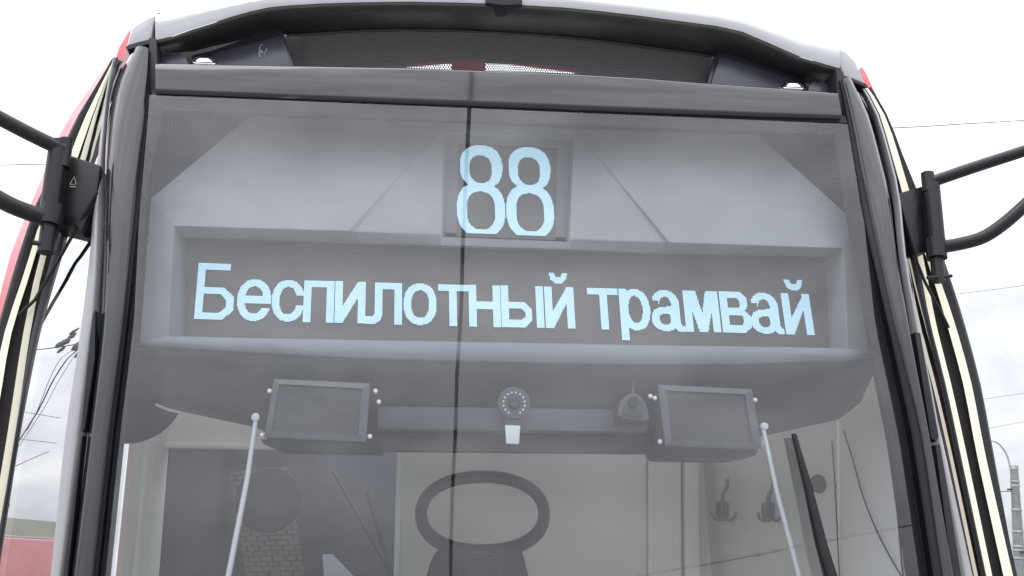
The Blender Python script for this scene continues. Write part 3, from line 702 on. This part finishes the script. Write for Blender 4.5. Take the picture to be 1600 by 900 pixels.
# sunblind rods
for a, b, c in (((400, 653), (386, 750), (352, 925)), ((1192, 667), (1214, 770), (1256, 930))):
    rd = tube('sunblind_rod', [W(*a, .05), W(*b, .045), W(*c, .035)], [.0045, .005, .0056], 'rod', tram, 10)
    disc('rod_knuckle', W(*a, .055), (0, -1, 0), .008, .012, 'rod', rd, 18, bevel=.002)
disc('round_cover', W(206, 612, .30), (0, -1, 0), .115, .03, 'hood2', tram, 48, bevel=.008)
tube('hood_edge_glint', [W(243, 632, .15), W(262, 640, .16), W(280, 644, .17)], .003, 'rod', tram, 8)

# ---- cab interior behind the glass
YB = 1.25
def pz(px, py): return at(px, py, YB)
# back wall as separate panels round the doorway
def wpanel(name, pts, m, d=.03, Y=YB, parent=tram, bevel=.003): return prism(name, [at(x, y, Y) for x, y in pts], (0, d, 0), m, parent, bevel)
zb = 1230
wpanel('back_wall_panel', [(240, 480), (262, 480), (250, 697), (244, 697), (222, zb), (214, zb)], 'wall')
wpanel('back_wall_panel', [(262, 480), (680, 480), (625, 705), (250, 697)], 'wall')
wpanel('back_wall_panel', [(625, 706), (625, 480), (1010, 480), (1012, zb), (612, zb)], 'wall')
wpanel('back_wall_panel', [(1012, 480), (1062, 480), (1068, zb), (1014, zb)], 'wall2', Y=YB-.01)
wpanel('back_wall_post', [(1068, 480), (1090, 480), (1096, zb), (1074, zb)], 'wall2', Y=YB-.03)
def ow(px, py, dx=0.0):               # on the right cab wall, which runs forward from the back wall
    d = ray(px, py); t = (.975-dx-CAM.x-.14*CAM.y)/(d.x+.14*d.y); return CAM+d*t
for q, m_ in (([(1092, 480), (1306, 480), (1312, zb), (1100, zb)], 'wall'), ([(1309, 480), (1398, 480), (1412, zb), (1315, zb)], 'wall2'), ([(1401, 480), (1436, 480), (1520, zb), (1416, zb)], 'wall')):
    prism('right_wall_panel', [ow(*p) for p in q], (.02, 0, 0), m_, tram, .002)
# door frame
wpanel('door_frame', [(244, 690), (628, 698), (627, 706), (252, 699)], 'wall2', Y=YB-.02)
wpanel('door_frame', [(244, 690), (252, 697), (233, 900), (222, zb), (210, zb), (224, 900)], 'wall2', Y=YB-.02)
wpanel('door_frame', [(621, 700), (628, 700), (617, zb), (606, zb)], 'wall2', Y=YB-.02)
# side linings and cab floor
fromdata('cab_side_window', [(-.99, .40, 1.55), (-.985, .90, 1.55), (-.96, .90, 2.75), (-.93, .40, 2.75)], [(0, 1, 2, 3)], 'clear', tram)
prism('side_post', [Vector((-1.0, .35, 1.0)), Vector((-1.0, .41, 1.0)), Vector((-.93, .41, 2.9)), Vector((-.93, .35, 2.9))], (.03, 0, 0), 'wall', tram)
prism('left_wall_panel', [Vector((-.985, .90, .95)), Vector((-.955, 1.28, .95)), Vector((-.955, 1.28, 2.95)), Vector((-.96, .90, 2.95))], (.015, 0, 0), 'wall', tram)
prism('left_wall_trim', [Vector((-.96, .98, .95)), Vector((-.952, 1.06, .95)), Vector((-.94, 1.06, 2.95)), Vector((-.94, .98, 2.95))], (.012, 0, 0), 'wall2', tram)
for sg in (-1, 1):
    prism('saloon_shell_side', [Vector((sg*1.06, 1.32, 1.5)), Vector((sg*1.06, 9, 1.5)), Vector((sg*1.0, 9, 2.85)), Vector((sg*.96, 1.32, 2.85))], (-sg*.02, 0, 0), 'red', tram)
box('cab_floor', (-.93, .12, .93), (.93, 1.3, .98), 'wall', tram)
box('dashboard', (-.80, .06, 1.0), (.80, .42, 1.50), 'wall', tram, bevel=.02)  # floor and dashboard take the pale lining to bounce light into the cab
# saloon beyond the doorway
box('back_wall_filler', (.0, 1.30, .95), (.98, 1.31, 2.95), 'wall', tram)
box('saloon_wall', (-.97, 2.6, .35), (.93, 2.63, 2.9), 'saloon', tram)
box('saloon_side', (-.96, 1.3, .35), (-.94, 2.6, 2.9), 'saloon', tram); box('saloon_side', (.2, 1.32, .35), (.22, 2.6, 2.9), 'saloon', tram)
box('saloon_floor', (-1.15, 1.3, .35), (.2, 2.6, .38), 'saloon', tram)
tube('handrail', [at(575, 770, 2.0), at(612, 900, 2.0), at(640, 1000, 2.0)], .008, 'frame', tram, 8)
tube('handrail', [at(520, 735, 2.1), at(590, 860, 2.1), at(650, 960, 2.1)], .006, 'frame', tram, 8)
tube('handrail', [at(273, 870, 2.1), at(279, 905, 2.1), at(290, 960, 2.1)], .006, 'rod', tram, 8)
# hooks, knob, cables on the wall
def hook(px, py):
    h = prism('coat_hook', [ow(px-7, py+36), ow(px+7, py+36), ow(px+8, py+58), ow(px+3, py+66), ow(px-4, py+66), ow(px-8, py+56)], (-.012, 0, 0), 'hookmetal', tram, .002)
    tube('hook_prong', curve_pts([ow(px-1, py+52, .015), ow(px-2, py+28, .03), ow(px+5, py+12, .04), ow(px+5, py, .045)], 5), [.0062]*15+[.008], 'hookmetal', h, 10)
    for s_ in (-1, 1): tube('hook_prong', curve_pts([ow(px, py+60, .015), ow(px+s_*9, py+65, .025), ow(px+s_*17, py+60, .03), ow(px+s_*18, py+52, .03)], 4), .0045, 'hookmetal', h, 10)
MT['hookmetal'] = mat('brushed_steel_hook', (.16, .165, .175), .3, metal=.7)
hook(1131, 748); hook(1203, 749)
disc('wall_knob', ow(1281, 757, .0), (-.7, -.7, .1), .024, .02, 'frame', tram, 28, bevel=.004)
tube('cab_cable', curve_pts([ow(x, y, .012) for x, y in ((1318, 672), (1333, 720), (1350, 780), (1375, 840), (1408, 900), (1450, 970))], 5), .0020, 'frame', tram, 8)
tube('cab_cable', [ow(1300, 690, .01), ow(1305, 760, .01), ow(1312, 905, .01)], .0020, 'frame', tram, 8)
tube('cab_cable', [ow(1395, 720, .01), ow(1403, 810, .01), ow(1411, 905, .01)], .0022, 'frame', tram, 8)

# driver's seat with its open ring headrest
seat = empty('driver_seat', (0, .75, .98), label='black driver seat with an open oval headrest inside the cab', category='seat')
def P_(v): return Vector(v)
ringp = []
SY = .78
def world_child(o, par):
    o.parent = par; o.matrix_parent_inverse = Matrix.Translation(-Vector(par.location)); return o
bm = bmesh.new()
K = 56
for k in range(K):
    a = 2*PI*k/K
    def el2(rx, ry, cy, e=2.2):
        c, s = math.cos(a), math.sin(a); return (754+rx*math.copysign(abs(c)**(2/e), c), cy+ry*math.copysign(abs(s)**(2/e), s))
    o_, i_ = el2(105.5, 69, 804), el2(86.5, 47.5, 802.5)
    m_ = ((o_[0]+i_[0])/2, (o_[1]+i_[1])/2)
    sec = [at(*o_, SY), at(o_[0]*.9+m_[0]*.1, o_[1]*.9+m_[1]*.1, SY-.018), at(*m_, SY-.028), at(i_[0]*.9+m_[0]*.1, i_[1]*.9+m_[1]*.1, SY-.018), at(*i_, SY), at(*m_, SY+.03)]
    ringp.append([bm.verts.new(p) for p in sec])
for k in range(K):
    A_, B2 = ringp[k], ringp[(k+1) % K]
    for j in range(6): bm.faces.new((A_[j], A_[(j+1) % 6], B2[(j+1) % 6], B2[j]))
world_child(finish(bm, 'headrest_ring', 'seat', None, smooth=True), seat)
bp = [(700, 849), (735, 850), (780, 850), (808, 850), (817, 862), (822, 880), (828, 905), (850, 1000), (880, 1100), (620, 1100), (650, 1000), (668, 905), (674, 882), (684, 860)]
world_child(prism('seat_backrest', [at(x, y, SY-.03) for x, y in bp], (0, .10, 0), 'seat', None, .012), seat)
world_child(box('seat_cushion', (-.24-.05, .35, 1.35), (.22-.05, .86, 1.45), 'seat', None, .03), seat)
world_child(box('seat_pedestal', (-.16, .5, .98), (.06, .75, 1.35), 'dark', None, .02), seat)
bm = bmesh.new(); lc = (750, 887)
def el_pts(rx, ry): return [at(lc[0]+rx*math.cos(2*PI*k/40), lc[1]+ry*math.sin(2*PI*k/40), SY-.033) for k in range(41)]
for q in (el_pts(33, 25), el_pts(17, 24), [at(717, 887, SY-.033), at(783, 887, SY-.033)], [at(722, 872, SY-.033), at(778, 872, SY-.033)], [at(738, 886, SY-.033), at(746, 879, SY-.033), at(764, 880, SY-.033), at(758, 893, SY-.033), at(742, 896, SY-.033)]):
    add_tube(bm, q, .0008, 6)
world_child(finish(bm, 'seat_emblem', 'seatlogo', None), seat)

# brick wall visible beyond the saloon doorway
brickw = empty('brick_wall', (-.6, 2.5, 1.0), label='narrow pale brick wall seen through the dark cab doorway', category='wall')
YW = 2.40
def bw(px, py, Y=YW): return at(px, py, Y)
q0, q1, q2, q3 = (356, 736), (452, 728), (480, 925), (388, 925)
world_child(prism('mortar_backing', [bw(*q) for q in (q0, q1, q2, q3)], (0, .03, 0), 'mortar', None), brickw)
def lerp2(u, v):
    xa = q0[0]+(q3[0]-q0[0])*v, q0[1]+(q3[1]-q0[1])*v; xb = q1[0]+(q2[0]-q1[0])*v, q1[1]+(q2[1]-q1[1])*v
    return xa[0]+(xb[0]-xa[0])*u, xa[1]+(xb[1]-xa[1])*u
rows, colsn = 24, 5
for j in range(rows):
    o0 = (j % 2)*.5
    for i in range(-1, colsn):
        u0, u1 = (i+o0)/colsn+.012, (i+1+o0)/colsn-.012; v0, v1 = (j+.08)/rows, (j+.92)/rows
        u0, u1 = max(u0, .0), min(u1, 1.)
        if u1-u0 < .03: continue
        pts = [bw(*lerp2(u, v), YW-.008-random.random()*.003) for u, v in ((u0, v0), (u1, v0), (u1, v1), (u0, v1))]
        yv = pts[0].y
        world_child(prism('brick', [Vector((p.x, yv, p.z)) for p in pts], (0, .012, 0), 'brick', None), brickw)
rm = disc('interior_mirror', at(420, 782, 2.05), (0, -1, 0), .124, .03, 'hood2', None, 48, bevel=.006)
rm.location = (0, 0, 0)
world_child(rm, tram)
sheet = prism('paper_sheet', [at(504, 866, 1.9), at(520, 866, 1.9), at(552, 900, 1.9), at(556, 925, 1.9), at(508, 925, 1.9)], (0, .004, 0), 'paper', None)
tag(sheet, 'pale sheet of paper standing in the dark cab doorway', 'paper')

# windscreen wiper outside the glass
wp = tube('wiper_arm', [W(1240, 678, -.02), W(1262, 760, -.022), W(1283, 850, -.024), W(1316, 960, -.03)], [.005, .0085, .0115, .013], 'tube', tram, 10)
tube('wiper_blade', [W(1243, 680, -.012), W(1256, 740, -.010), W(1276, 830, -.009), W(1306, 960, -.008)], [.004, .006, .0085, .009], 'wiper', wp, 8)

# ---- mirror arms and brackets at both corners
def lever(px, py, o): return W(px, py, o)
# left
L_ = -.01
def cyl(name, a, b, r, m='tube', par=None, n=22): 
    return tube(name, [a, b], r, m, par or tram, n)
armL = prism('mirror_bracket', [W(x, y, L_+.03) for x, y in [(99, 240), (112, 243), (157, 258), (154, 285), (149, 312), (126, 364), (118, 352), (82, 352), (84, 300)]], (0, .10, 0), 'tube', tram, .004)
cyl('hinge_post', W(93, 222, L_), W(76, 345, L_), .0195, par=armL)
cyl('hinge_post', W(104, 218, L_), W(98, 262, L_), .013, par=armL)
cyl('hinge_collar', W(85, 322, L_), W(77, 352, L_), .023, par=armL)
cyl('hinge_pin', W(77, 350, L_), W(71, 395, L_), .0155, par=armL)
cyl('hinge_pin', W(52, 379, L_-.01), W(64, 381, L_-.01), .005, par=armL)
cyl('hinge_pin', W(62, 392, L_), W(86, 395, L_), .0045, par=armL)
tube('mirror_tube', curve_pts([W(100, 235, L_), W(50, 211, L_-.03), W(0, 185, L_-.06), W(-120, 122, L_-.14)], 4), .0150, 'tube', armL)
tube('mirror_tube', curve_pts([W(78, 342, L_), W(45, 332, L_-.02), W(0, 312, L_-.05), W(-60, 270, L_-.08), W(-140, 190, L_-.12)], 5), .0165, 'tube', armL)
# moulded recycling mark on the bracket
tube('moulded_mark', [W(109, 288, .015), W(116, 276, .015), W(119, 288, .015), W(109, 288, .015)], .0008, 'print', armL, 6)
for k in range(4): disc('moulded_mark', W(110.5+2.6*k, 292+(k % 2)*.5, .017), (0, -1, 0), .0013, .002, 'print', armL, 5)
Rr = .05
armR = prism('mirror_bracket', [W(x, y, Rr) for x, y in [(1403, 302), (1440, 291), (1444, 292), (1448, 372), (1449, 394), (1431, 397), (1420, 360)]], (0, .10, 0), 'tube', tram, .004)
cyl('hinge_post', W(1455, 288, Rr-.02), W(1464, 384, Rr-.02), .0190, par=armR)
cyl('hinge_post', W(1449, 271, Rr-.02), W(1452, 300, Rr-.02), .0150, par=armR)
cyl('hinge_collar', W(1461, 374, Rr-.02), W(1464, 404, Rr-.02), .0225, par=armR)
cyl('hinge_pin', W(1463, 400, Rr-.02), W(1467, 440, Rr-.02), .0145, par=armR)
cyl('hinge_pin', W(1449, 434, Rr-.03), W(1487, 431, Rr-.03), .004, par=armR)
tube('mirror_tube', curve_pts([W(1456, 284, Rr-.02), W(1520, 262, Rr-.05), W(1600, 236, Rr-.08), W(1720, 196, Rr-.14)], 4), .0140, 'tube', armR)
tube('mirror_tube', curve_pts([W(1464, 387, Rr-.02), W(1500, 381, Rr-.03), W(1535, 371, Rr-.05), W(1565, 352, Rr-.07), W(1600, 322, Rr-.09), W(1700, 230, Rr-.14)], 5), .0150, 'tube', armR)
# thin diagonal wires (wiper hoses) crossing the corners
tube('corner_hose', [W(152, 300, .0), W(95, 400, .05), W(55, 468, .07), W(30, 492, .075)], .0036, 'tube', tram, 8)
tube('corner_hose', [W(1428, 398, .05), W(1445, 440, .065), W(1475, 497, .07), W(1482, 512, .078)], .0036, 'tube', tram, 8)
# side handle slots in the dark reveal beside the right pillar
prism('reveal_slot', [W(1430, 519, -.02), W(1438, 520, -.02), W(1467, 682, -.02), W(1463, 690, -.02), W(1455, 684, -.02)], (0, .03, 0), 'matte_black', tram, .001)
prism('reveal_slot', [W(1462, 695, -.02), W(1469, 694, -.02), W(1476, 735, -.02), W(1503, 905, -.02), W(1512, 960, -.02), W(1497, 960, -.02), W(1489, 905, -.02)], (0, .03, 0), 'matte_black', tram, .001)
prism('reveal_slot', [W(145, 490, -.02), W(149, 484, -.02), W(148, 560, -.02), W(132, 672, -.02), W(127, 674, -.02), W(137, 560, -.02)], (0, .03, 0), 'matte_black', tram, .001)
prism('reveal_slot', [W(126, 686, -.02), W(129, 680, -.02), W(105, 905, -.02), W(94, 1000, -.02), W(88, 1000, -.02), W(98, 905, -.02)], (0, .03, 0), 'matte_black', tram, .001)

# ---- lower front and saloon shell (mostly out of frame)
box('lower_front', (-.98, -.10, .35), (.98, .05, 1.60), 'gloss_black', tram, .05)
for s in (-1, 1):
    box('lower_side', (s*1.06 if s > 0 else -1.22, .2, .35), (1.22 if s > 0 else -1.06, 9, 1.55), 'red', tram, .02)
    for k in range(3): disc('headlight', (s*.72, -.10, .75+.13*k), (0, -1, 0), .05, .02, 'chrome', tram, 24, bevel=.004)
box('rear_wall', (-.98, 9, .35), (.98, 9.05, 2.9), 'red', tram)
for yy_ in (1.8, 6.8):
    for s in (-1, 1): disc('wheel', (s*.70, yy_, .31), (s, 0, 0), .31, .1, 'steel', tram, 32, bevel=.01)

# ================================================================== OUTDOORS
# street lamp on the right
LY = 26.0
lp = empty('street_lamp', (at(1594, 900, LY).x, LY, 0), label='tall grey tapered pole with curved lamp arm at the right edge', category='street lamp')
foot = at(1594, 900, LY); tp = at(1584.5, 733, LY); dirv = (tp-foot)/(tp.z-foot.z); base = foot-dirv*foot.z
def onp(py):  # point on the pole axis seen at picture row py
    t = (py-900)/(733-900); return foot.lerp(tp, t)
ppx = LY*1.04/1500*1.03
pr = [(13.5*1.5*ppx), 12.2*ppx, 6.8*ppx]
world_child(tube('pole', [base, foot, tp], [14*ppx, 9.3*ppx, 6.2*ppx], 'concrete', None, 20), lp)
world_child(tube('pole_cap', [tp-dirv*.02, tp+dirv*.10], [6.9*ppx, 6.9*ppx], 'galv', None, 20), lp)
for py in (753, 760, 798, 832, 855, 861, 873): world_child(tube('pole_band', [onp(py)-dirv*.03, onp(py)+dirv*.03], [(6.2+(py-733)/167*3.1+1.0)*ppx]*2, 'galv', None, 18), lp)
world_child(tube('lamp_arm', curve_pts([at(1579, 735, LY), at(1575, 716, LY), at(1568, 702, LY), at(1558, 692, LY), at(1548, 689, LY), at(1520, 689, LY), at(1490, 690, LY)], 5), 1.5*ppx, 'galv', None, 8), lp)
world_child(prism('lamp_head', [at(1492, 687, LY), at(1455, 688, LY), at(1450, 692, LY), at(1492, 694, LY)], (0, .3, 0), 'galv', None, .02), lp)
world_child(tube('pole_clamp', [at(1574, 765, LY-.2), at(1581, 764, LY-.2)], 1.6*ppx, 'wire', None, 8), lp)
world_child(tube('pole_clamp', [at(1594, 862, LY-.2), at(1602, 862, LY-.2)], 1.6*ppx, 'wire', None, 8), lp)
# overhead wires against the sky
def wire(pts, r, label, group=None, name='overhead_wire'):
    bm = bmesh.new(); add_tube(bm, curve_pts(pts, 4) if len(pts) > 2 else pts, r, 6); o = finish(bm, name, 'wire', None, smooth=True)
    tag(o, label, 'wire', group); return o
def far(px, py, Y): return at(px, py, Y)
wire([far(1250, 204, 22), far(1404, 199.5, 20), far(1500, 194, 19), far(1600, 188, 18), far(1900, 168, 16)], .0125, 'thin black wire crossing the sky above the right mirror arm', 'overhead wires')
wire([far(1400, 473, 22), far(1500, 459, 21), far(1600, 446, 20), far(1900, 404, 18)], .0055, 'thin grey wire in the sky between mirror arm and lamp', 'overhead wires')
wire([far(1400, 640, 28), far(1535, 624, 27), far(1600, 614, 26), far(1900, 570, 24)], .006, 'faint wire at right just above the curved lamp arm, higher of two', 'overhead wires')
wire([far(1400, 690, 28), far(1546, 669, 27), far(1600, 659, 26), far(1900, 610, 24)], .006, 'faint wire at right just above the curved lamp arm, lower of two', 'overhead wires')
wire([far(1400, 766, 27), far(1563, 768, LY), far(1578, 766, LY)], .012, 'short black wire tied to the street lamp pole on its left', 'overhead wires')
wire([far(-200, 262, 20), far(0, 258, 20), far(66, 256.5, 20), far(200, 254, 20)], .012, 'thin wire in the sky at far left behind the mirror tube', 'overhead wires')
# far building and tree at bottom right
bl = empty('far_building', (at(1592, 900, 70).x, 70, 0), label='pinkish far building low at the right edge behind the lamp pole', category='building')
p0 = at(1580, 884, 70); p1 = at(1680, 884, 70)
world_child(box('wall', (p0.x, 70, 0), (p1.x+4, 78, p0.z), 'salmon', None), bl)
world_child(box('roof', (p0.x-.3, 69.8, p0.z), (p1.x+4.3, 78.2, p0.z+.25), 'beige2', None), bl)
for k in range(6): world_child(box('window', (p0.x+.7+k*1.3, 69.95, .9), (p0.x+1.3+k*1.3, 69.98, p0.z-.6), 'pane', None), bl)
tr = empty('tree', (at(1591, 875, 62).x, 62, 0), label='small dark green tree in front of the far pinkish building', category='tree')
tb_ = at(1591, 878, 62)
world_child(tube('trunk', [(tb_.x, 62, 0), (tb_.x+.1, 62, tb_.z*.5), (tb_.x, 62, tb_.z*.9)], [.14, .1, .04], 'bark', None, 8), tr)
vs, fs = [], []
for k in range(1400):
    d = Vector((random.gauss(0, 1), random.gauss(0, 1), random.gauss(0, 1))).normalized()*random.random()**.4
    c = Vector((tb_.x+d.x*.9, 62+d.y*.9, tb_.z*.8+d.z*.75)); s = .05+.05*random.random()
    a = Vector((random.random()-.5, random.random()-.5, random.random()-.5)).normalized(); b = a.orthogonal().normalized()
    n0 = len(vs); vs += [c+a*s, c+b*s, c-a*s, c-b*s]; fs.append((n0, n0+1, n0+2, n0+3))
world_child(fromdata('crown', vs, fs, 'leaf', None), tr)

# ================================================================== WHAT THE GLASS REFLECTS (stands behind and beside the camera)
def mirror(px, py, dist, P0=None, n=None):
    d = ray(px, py).normalized()
    if n is None: P0 = Vector((0, 0, CAM.z)); n = Vector((0, -1, T4)).normalized()
    t = (P0-CAM).dot(n)/d.dot(n); H_ = CAM+d*t
    return H_+(d-n*2*d.dot(n))*dist
a, b = mirror(737, 80, 5.2), mirror(703, 905, 7.0)
wire([a+(a-b)*.5, a, b, b+(b-a)*.3], .0165, 'thick black cable sloping down behind the camera, mirrored as the dark line through the text', name='feeder_cable')
a, b = mirror(1000, 900, 9.0), mirror(1440, 817, 9.0)
wire([a+(a-b)*1.5, b+(b-a)*1.5], .008, 'thin wire with two knobs, mirrored low in the right half of the windshield', 'overhead wires')
for px, py in ((1183, 865), (1209, 860)):
    c_ = mirror(px, py, 9.0); o = tube('wire_insulator', [c_-(b-a).normalized()*.04, c_, c_+(b-a).normalized()*.04], [.02, .032, .018], 'ceramic', None, 10)
    tag(o, 'small insulator knob mirrored low in the windshield, '+('left' if px < 1200 else 'right')+' of the pair', 'insulator', 'wire insulators')
# left corner window: neighbouring tram, building, wires
_si = rail(LT['SI'], OFF['WI'], [560, 820], doff=.012); _wo = rail(LT['WO'], OFF['WO'], [560, 820])
P0 = (_si[0]+_si[1]+_wo[0]+_wo[1])/4; nn = ((_wo[0]-_si[0]).cross(_si[1]-_si[0])).normalized()
if nn.y > 0: nn = -nn
def lm(px, py, dist): return mirror(px, py, dist, P0, nn)
def lmh(px, py, hd):                    # at horizontal distance hd from the window
    q = lm(px, py, 1)-lm(px, py, 0); return lm(px, py, hd/math.hypot(q.x, q.y))
A_, B_2 = lmh(-20, 822, 70), lmh(110, 828, 70)
ex = Vector((B_2.x-A_.x, B_2.y-A_.y, 0)); A_ = A_-ex*.8; B_2 = B_2+ex*.8; zt = (A_.z+B_2.z)/2
away = Vector((A_.x-P0.x, A_.y-P0.y, 0)).normalized()*12
blk = empty('low_building', ((A_.x+B_2.x)/2, (A_.y+B_2.y)/2, 0), label='long beige building mirrored in the corner window left of the windshield', category='building')
bm = bmesh.new(); add_prism(bm, [Vector((A_.x, A_.y, 0)), Vector((B_2.x, B_2.y, 0)), Vector((B_2.x, B_2.y, zt)), Vector((A_.x, A_.y, zt))], away)
world_child(finish(bm, 'wall', 'beige', None), blk)
for px in (22, 46):
    c_ = lmh(px, 822, 71); world_child(box('roof_unit', (c_.x-.3, c_.y-.3, zt-.1), (c_.x+.3, c_.y+.3, zt+1.0), 'beige2', None), blk)
nt_ = empty('neighbour_tram', (0, 0, 0), label='red roofed tram side mirrored at the bottom of the left corner window', category='tram')
A_, B_2 = lmh(-10, 850, 9), lmh(90, 856, 9)
ex = Vector((B_2.x-A_.x, B_2.y-A_.y, 0)); A_ = A_-ex*.4; B_2 = B_2+ex*2; zt = (A_.z+B_2.z)/2
nt_.location = (A_.x, A_.y, 0); away = Vector((A_.x-P0.x, A_.y-P0.y, 0)).normalized()*2.3
def nprism(name, z0, z1, mm, inset=0):
    bm = bmesh.new(); q = away.normalized()*inset; add_prism(bm, [Vector((A_.x, A_.y, z0))+q, Vector((B_2.x, B_2.y, z0))+q, Vector((B_2.x, B_2.y, z1))+q, Vector((A_.x, A_.y, z1))+q], away-2*q); world_child(finish(bm, name, mm, None, bevel=.03), nt_)
nprism('body_panel', .35, 1.0, 'red'); nprism('side_windows', 1.0, zt-1.0, 'pane', .03); nprism('roof_panel', zt-1.0, zt, 'pink'); nprism('roof_top', zt, zt+.06, 'white', .3)
def lw(pts, r, label, d=14):
    return wire([lm(x, y, d) for x, y in pts], r*.6, label, 'wires mirrored in the left corner window', 'overhead_wire')
lw([(75, 400), (95, 447), (113, 487)], .011, 'pair of upper wires mirrored in the left window, left one')
lw([(88, 400), (104, 450), (118, 485)], .008, 'pair of upper wires mirrored in the left window, right one')
lw([(30, 511), (58, 508), (108, 498)], .018, 'short thick wire mirrored in the left window ending at the junction')
lw([(114, 500), (95, 545), (72, 625), (27, 756), (0, 850)], .016, 'thick wire mirrored in the left window running from junction to junction')
lw([(108, 503), (90, 530), (80, 580), (70, 630), (60, 665)], .008, 'curved slack wire mirrored left of the thick wire')
lw([(118, 500), (104, 545), (84, 610), (55, 690), (30, 750)], .007, 'thin wire mirrored right of the thick wire')
lw([(30, 619), (110, 638)], .010, 'crossing wire mirrored in the left window, upper one')
lw([(20, 679), (110, 694)], .008, 'crossing wire mirrored in the left window, middle one')
lw([(0, 776), (30, 750), (60, 736), (100, 711)], .010, 'crossing wire mirrored in the left window, lowest and slanting')
def junction(px, py, sc, label):
    bm = bmesh.new(); q = lm(px, py, 13.9)
    for dx, dy, r_ in ((0, 0, .07), (-.02, .12, .05), (.05, -.08, .06), (-.05, -.14, .04), (.03, .2, .035)):
        c_ = q+Vector((dx*.6, dx, dy))*sc; add_tube(bm, [c_-Vector((.05, 0, .05))*sc, c_, c_+Vector((.05, 0, .06))*sc], [r_*.5*sc, r_*sc, r_*.4*sc], 8)
    tag(finish(bm, 'wire_junction', 'galv', None, smooth=True), label, 'junction')
junction(115, 494, 1.4, 'cluster of clamps where wires meet, mirrored high in the left window')
junction(27, 758, 1.3, 'cluster of clamps mirrored low in the left window')
junction(82, 494, 1.0, 'small pale insulator on a wire, mirrored left of the upper clamps')
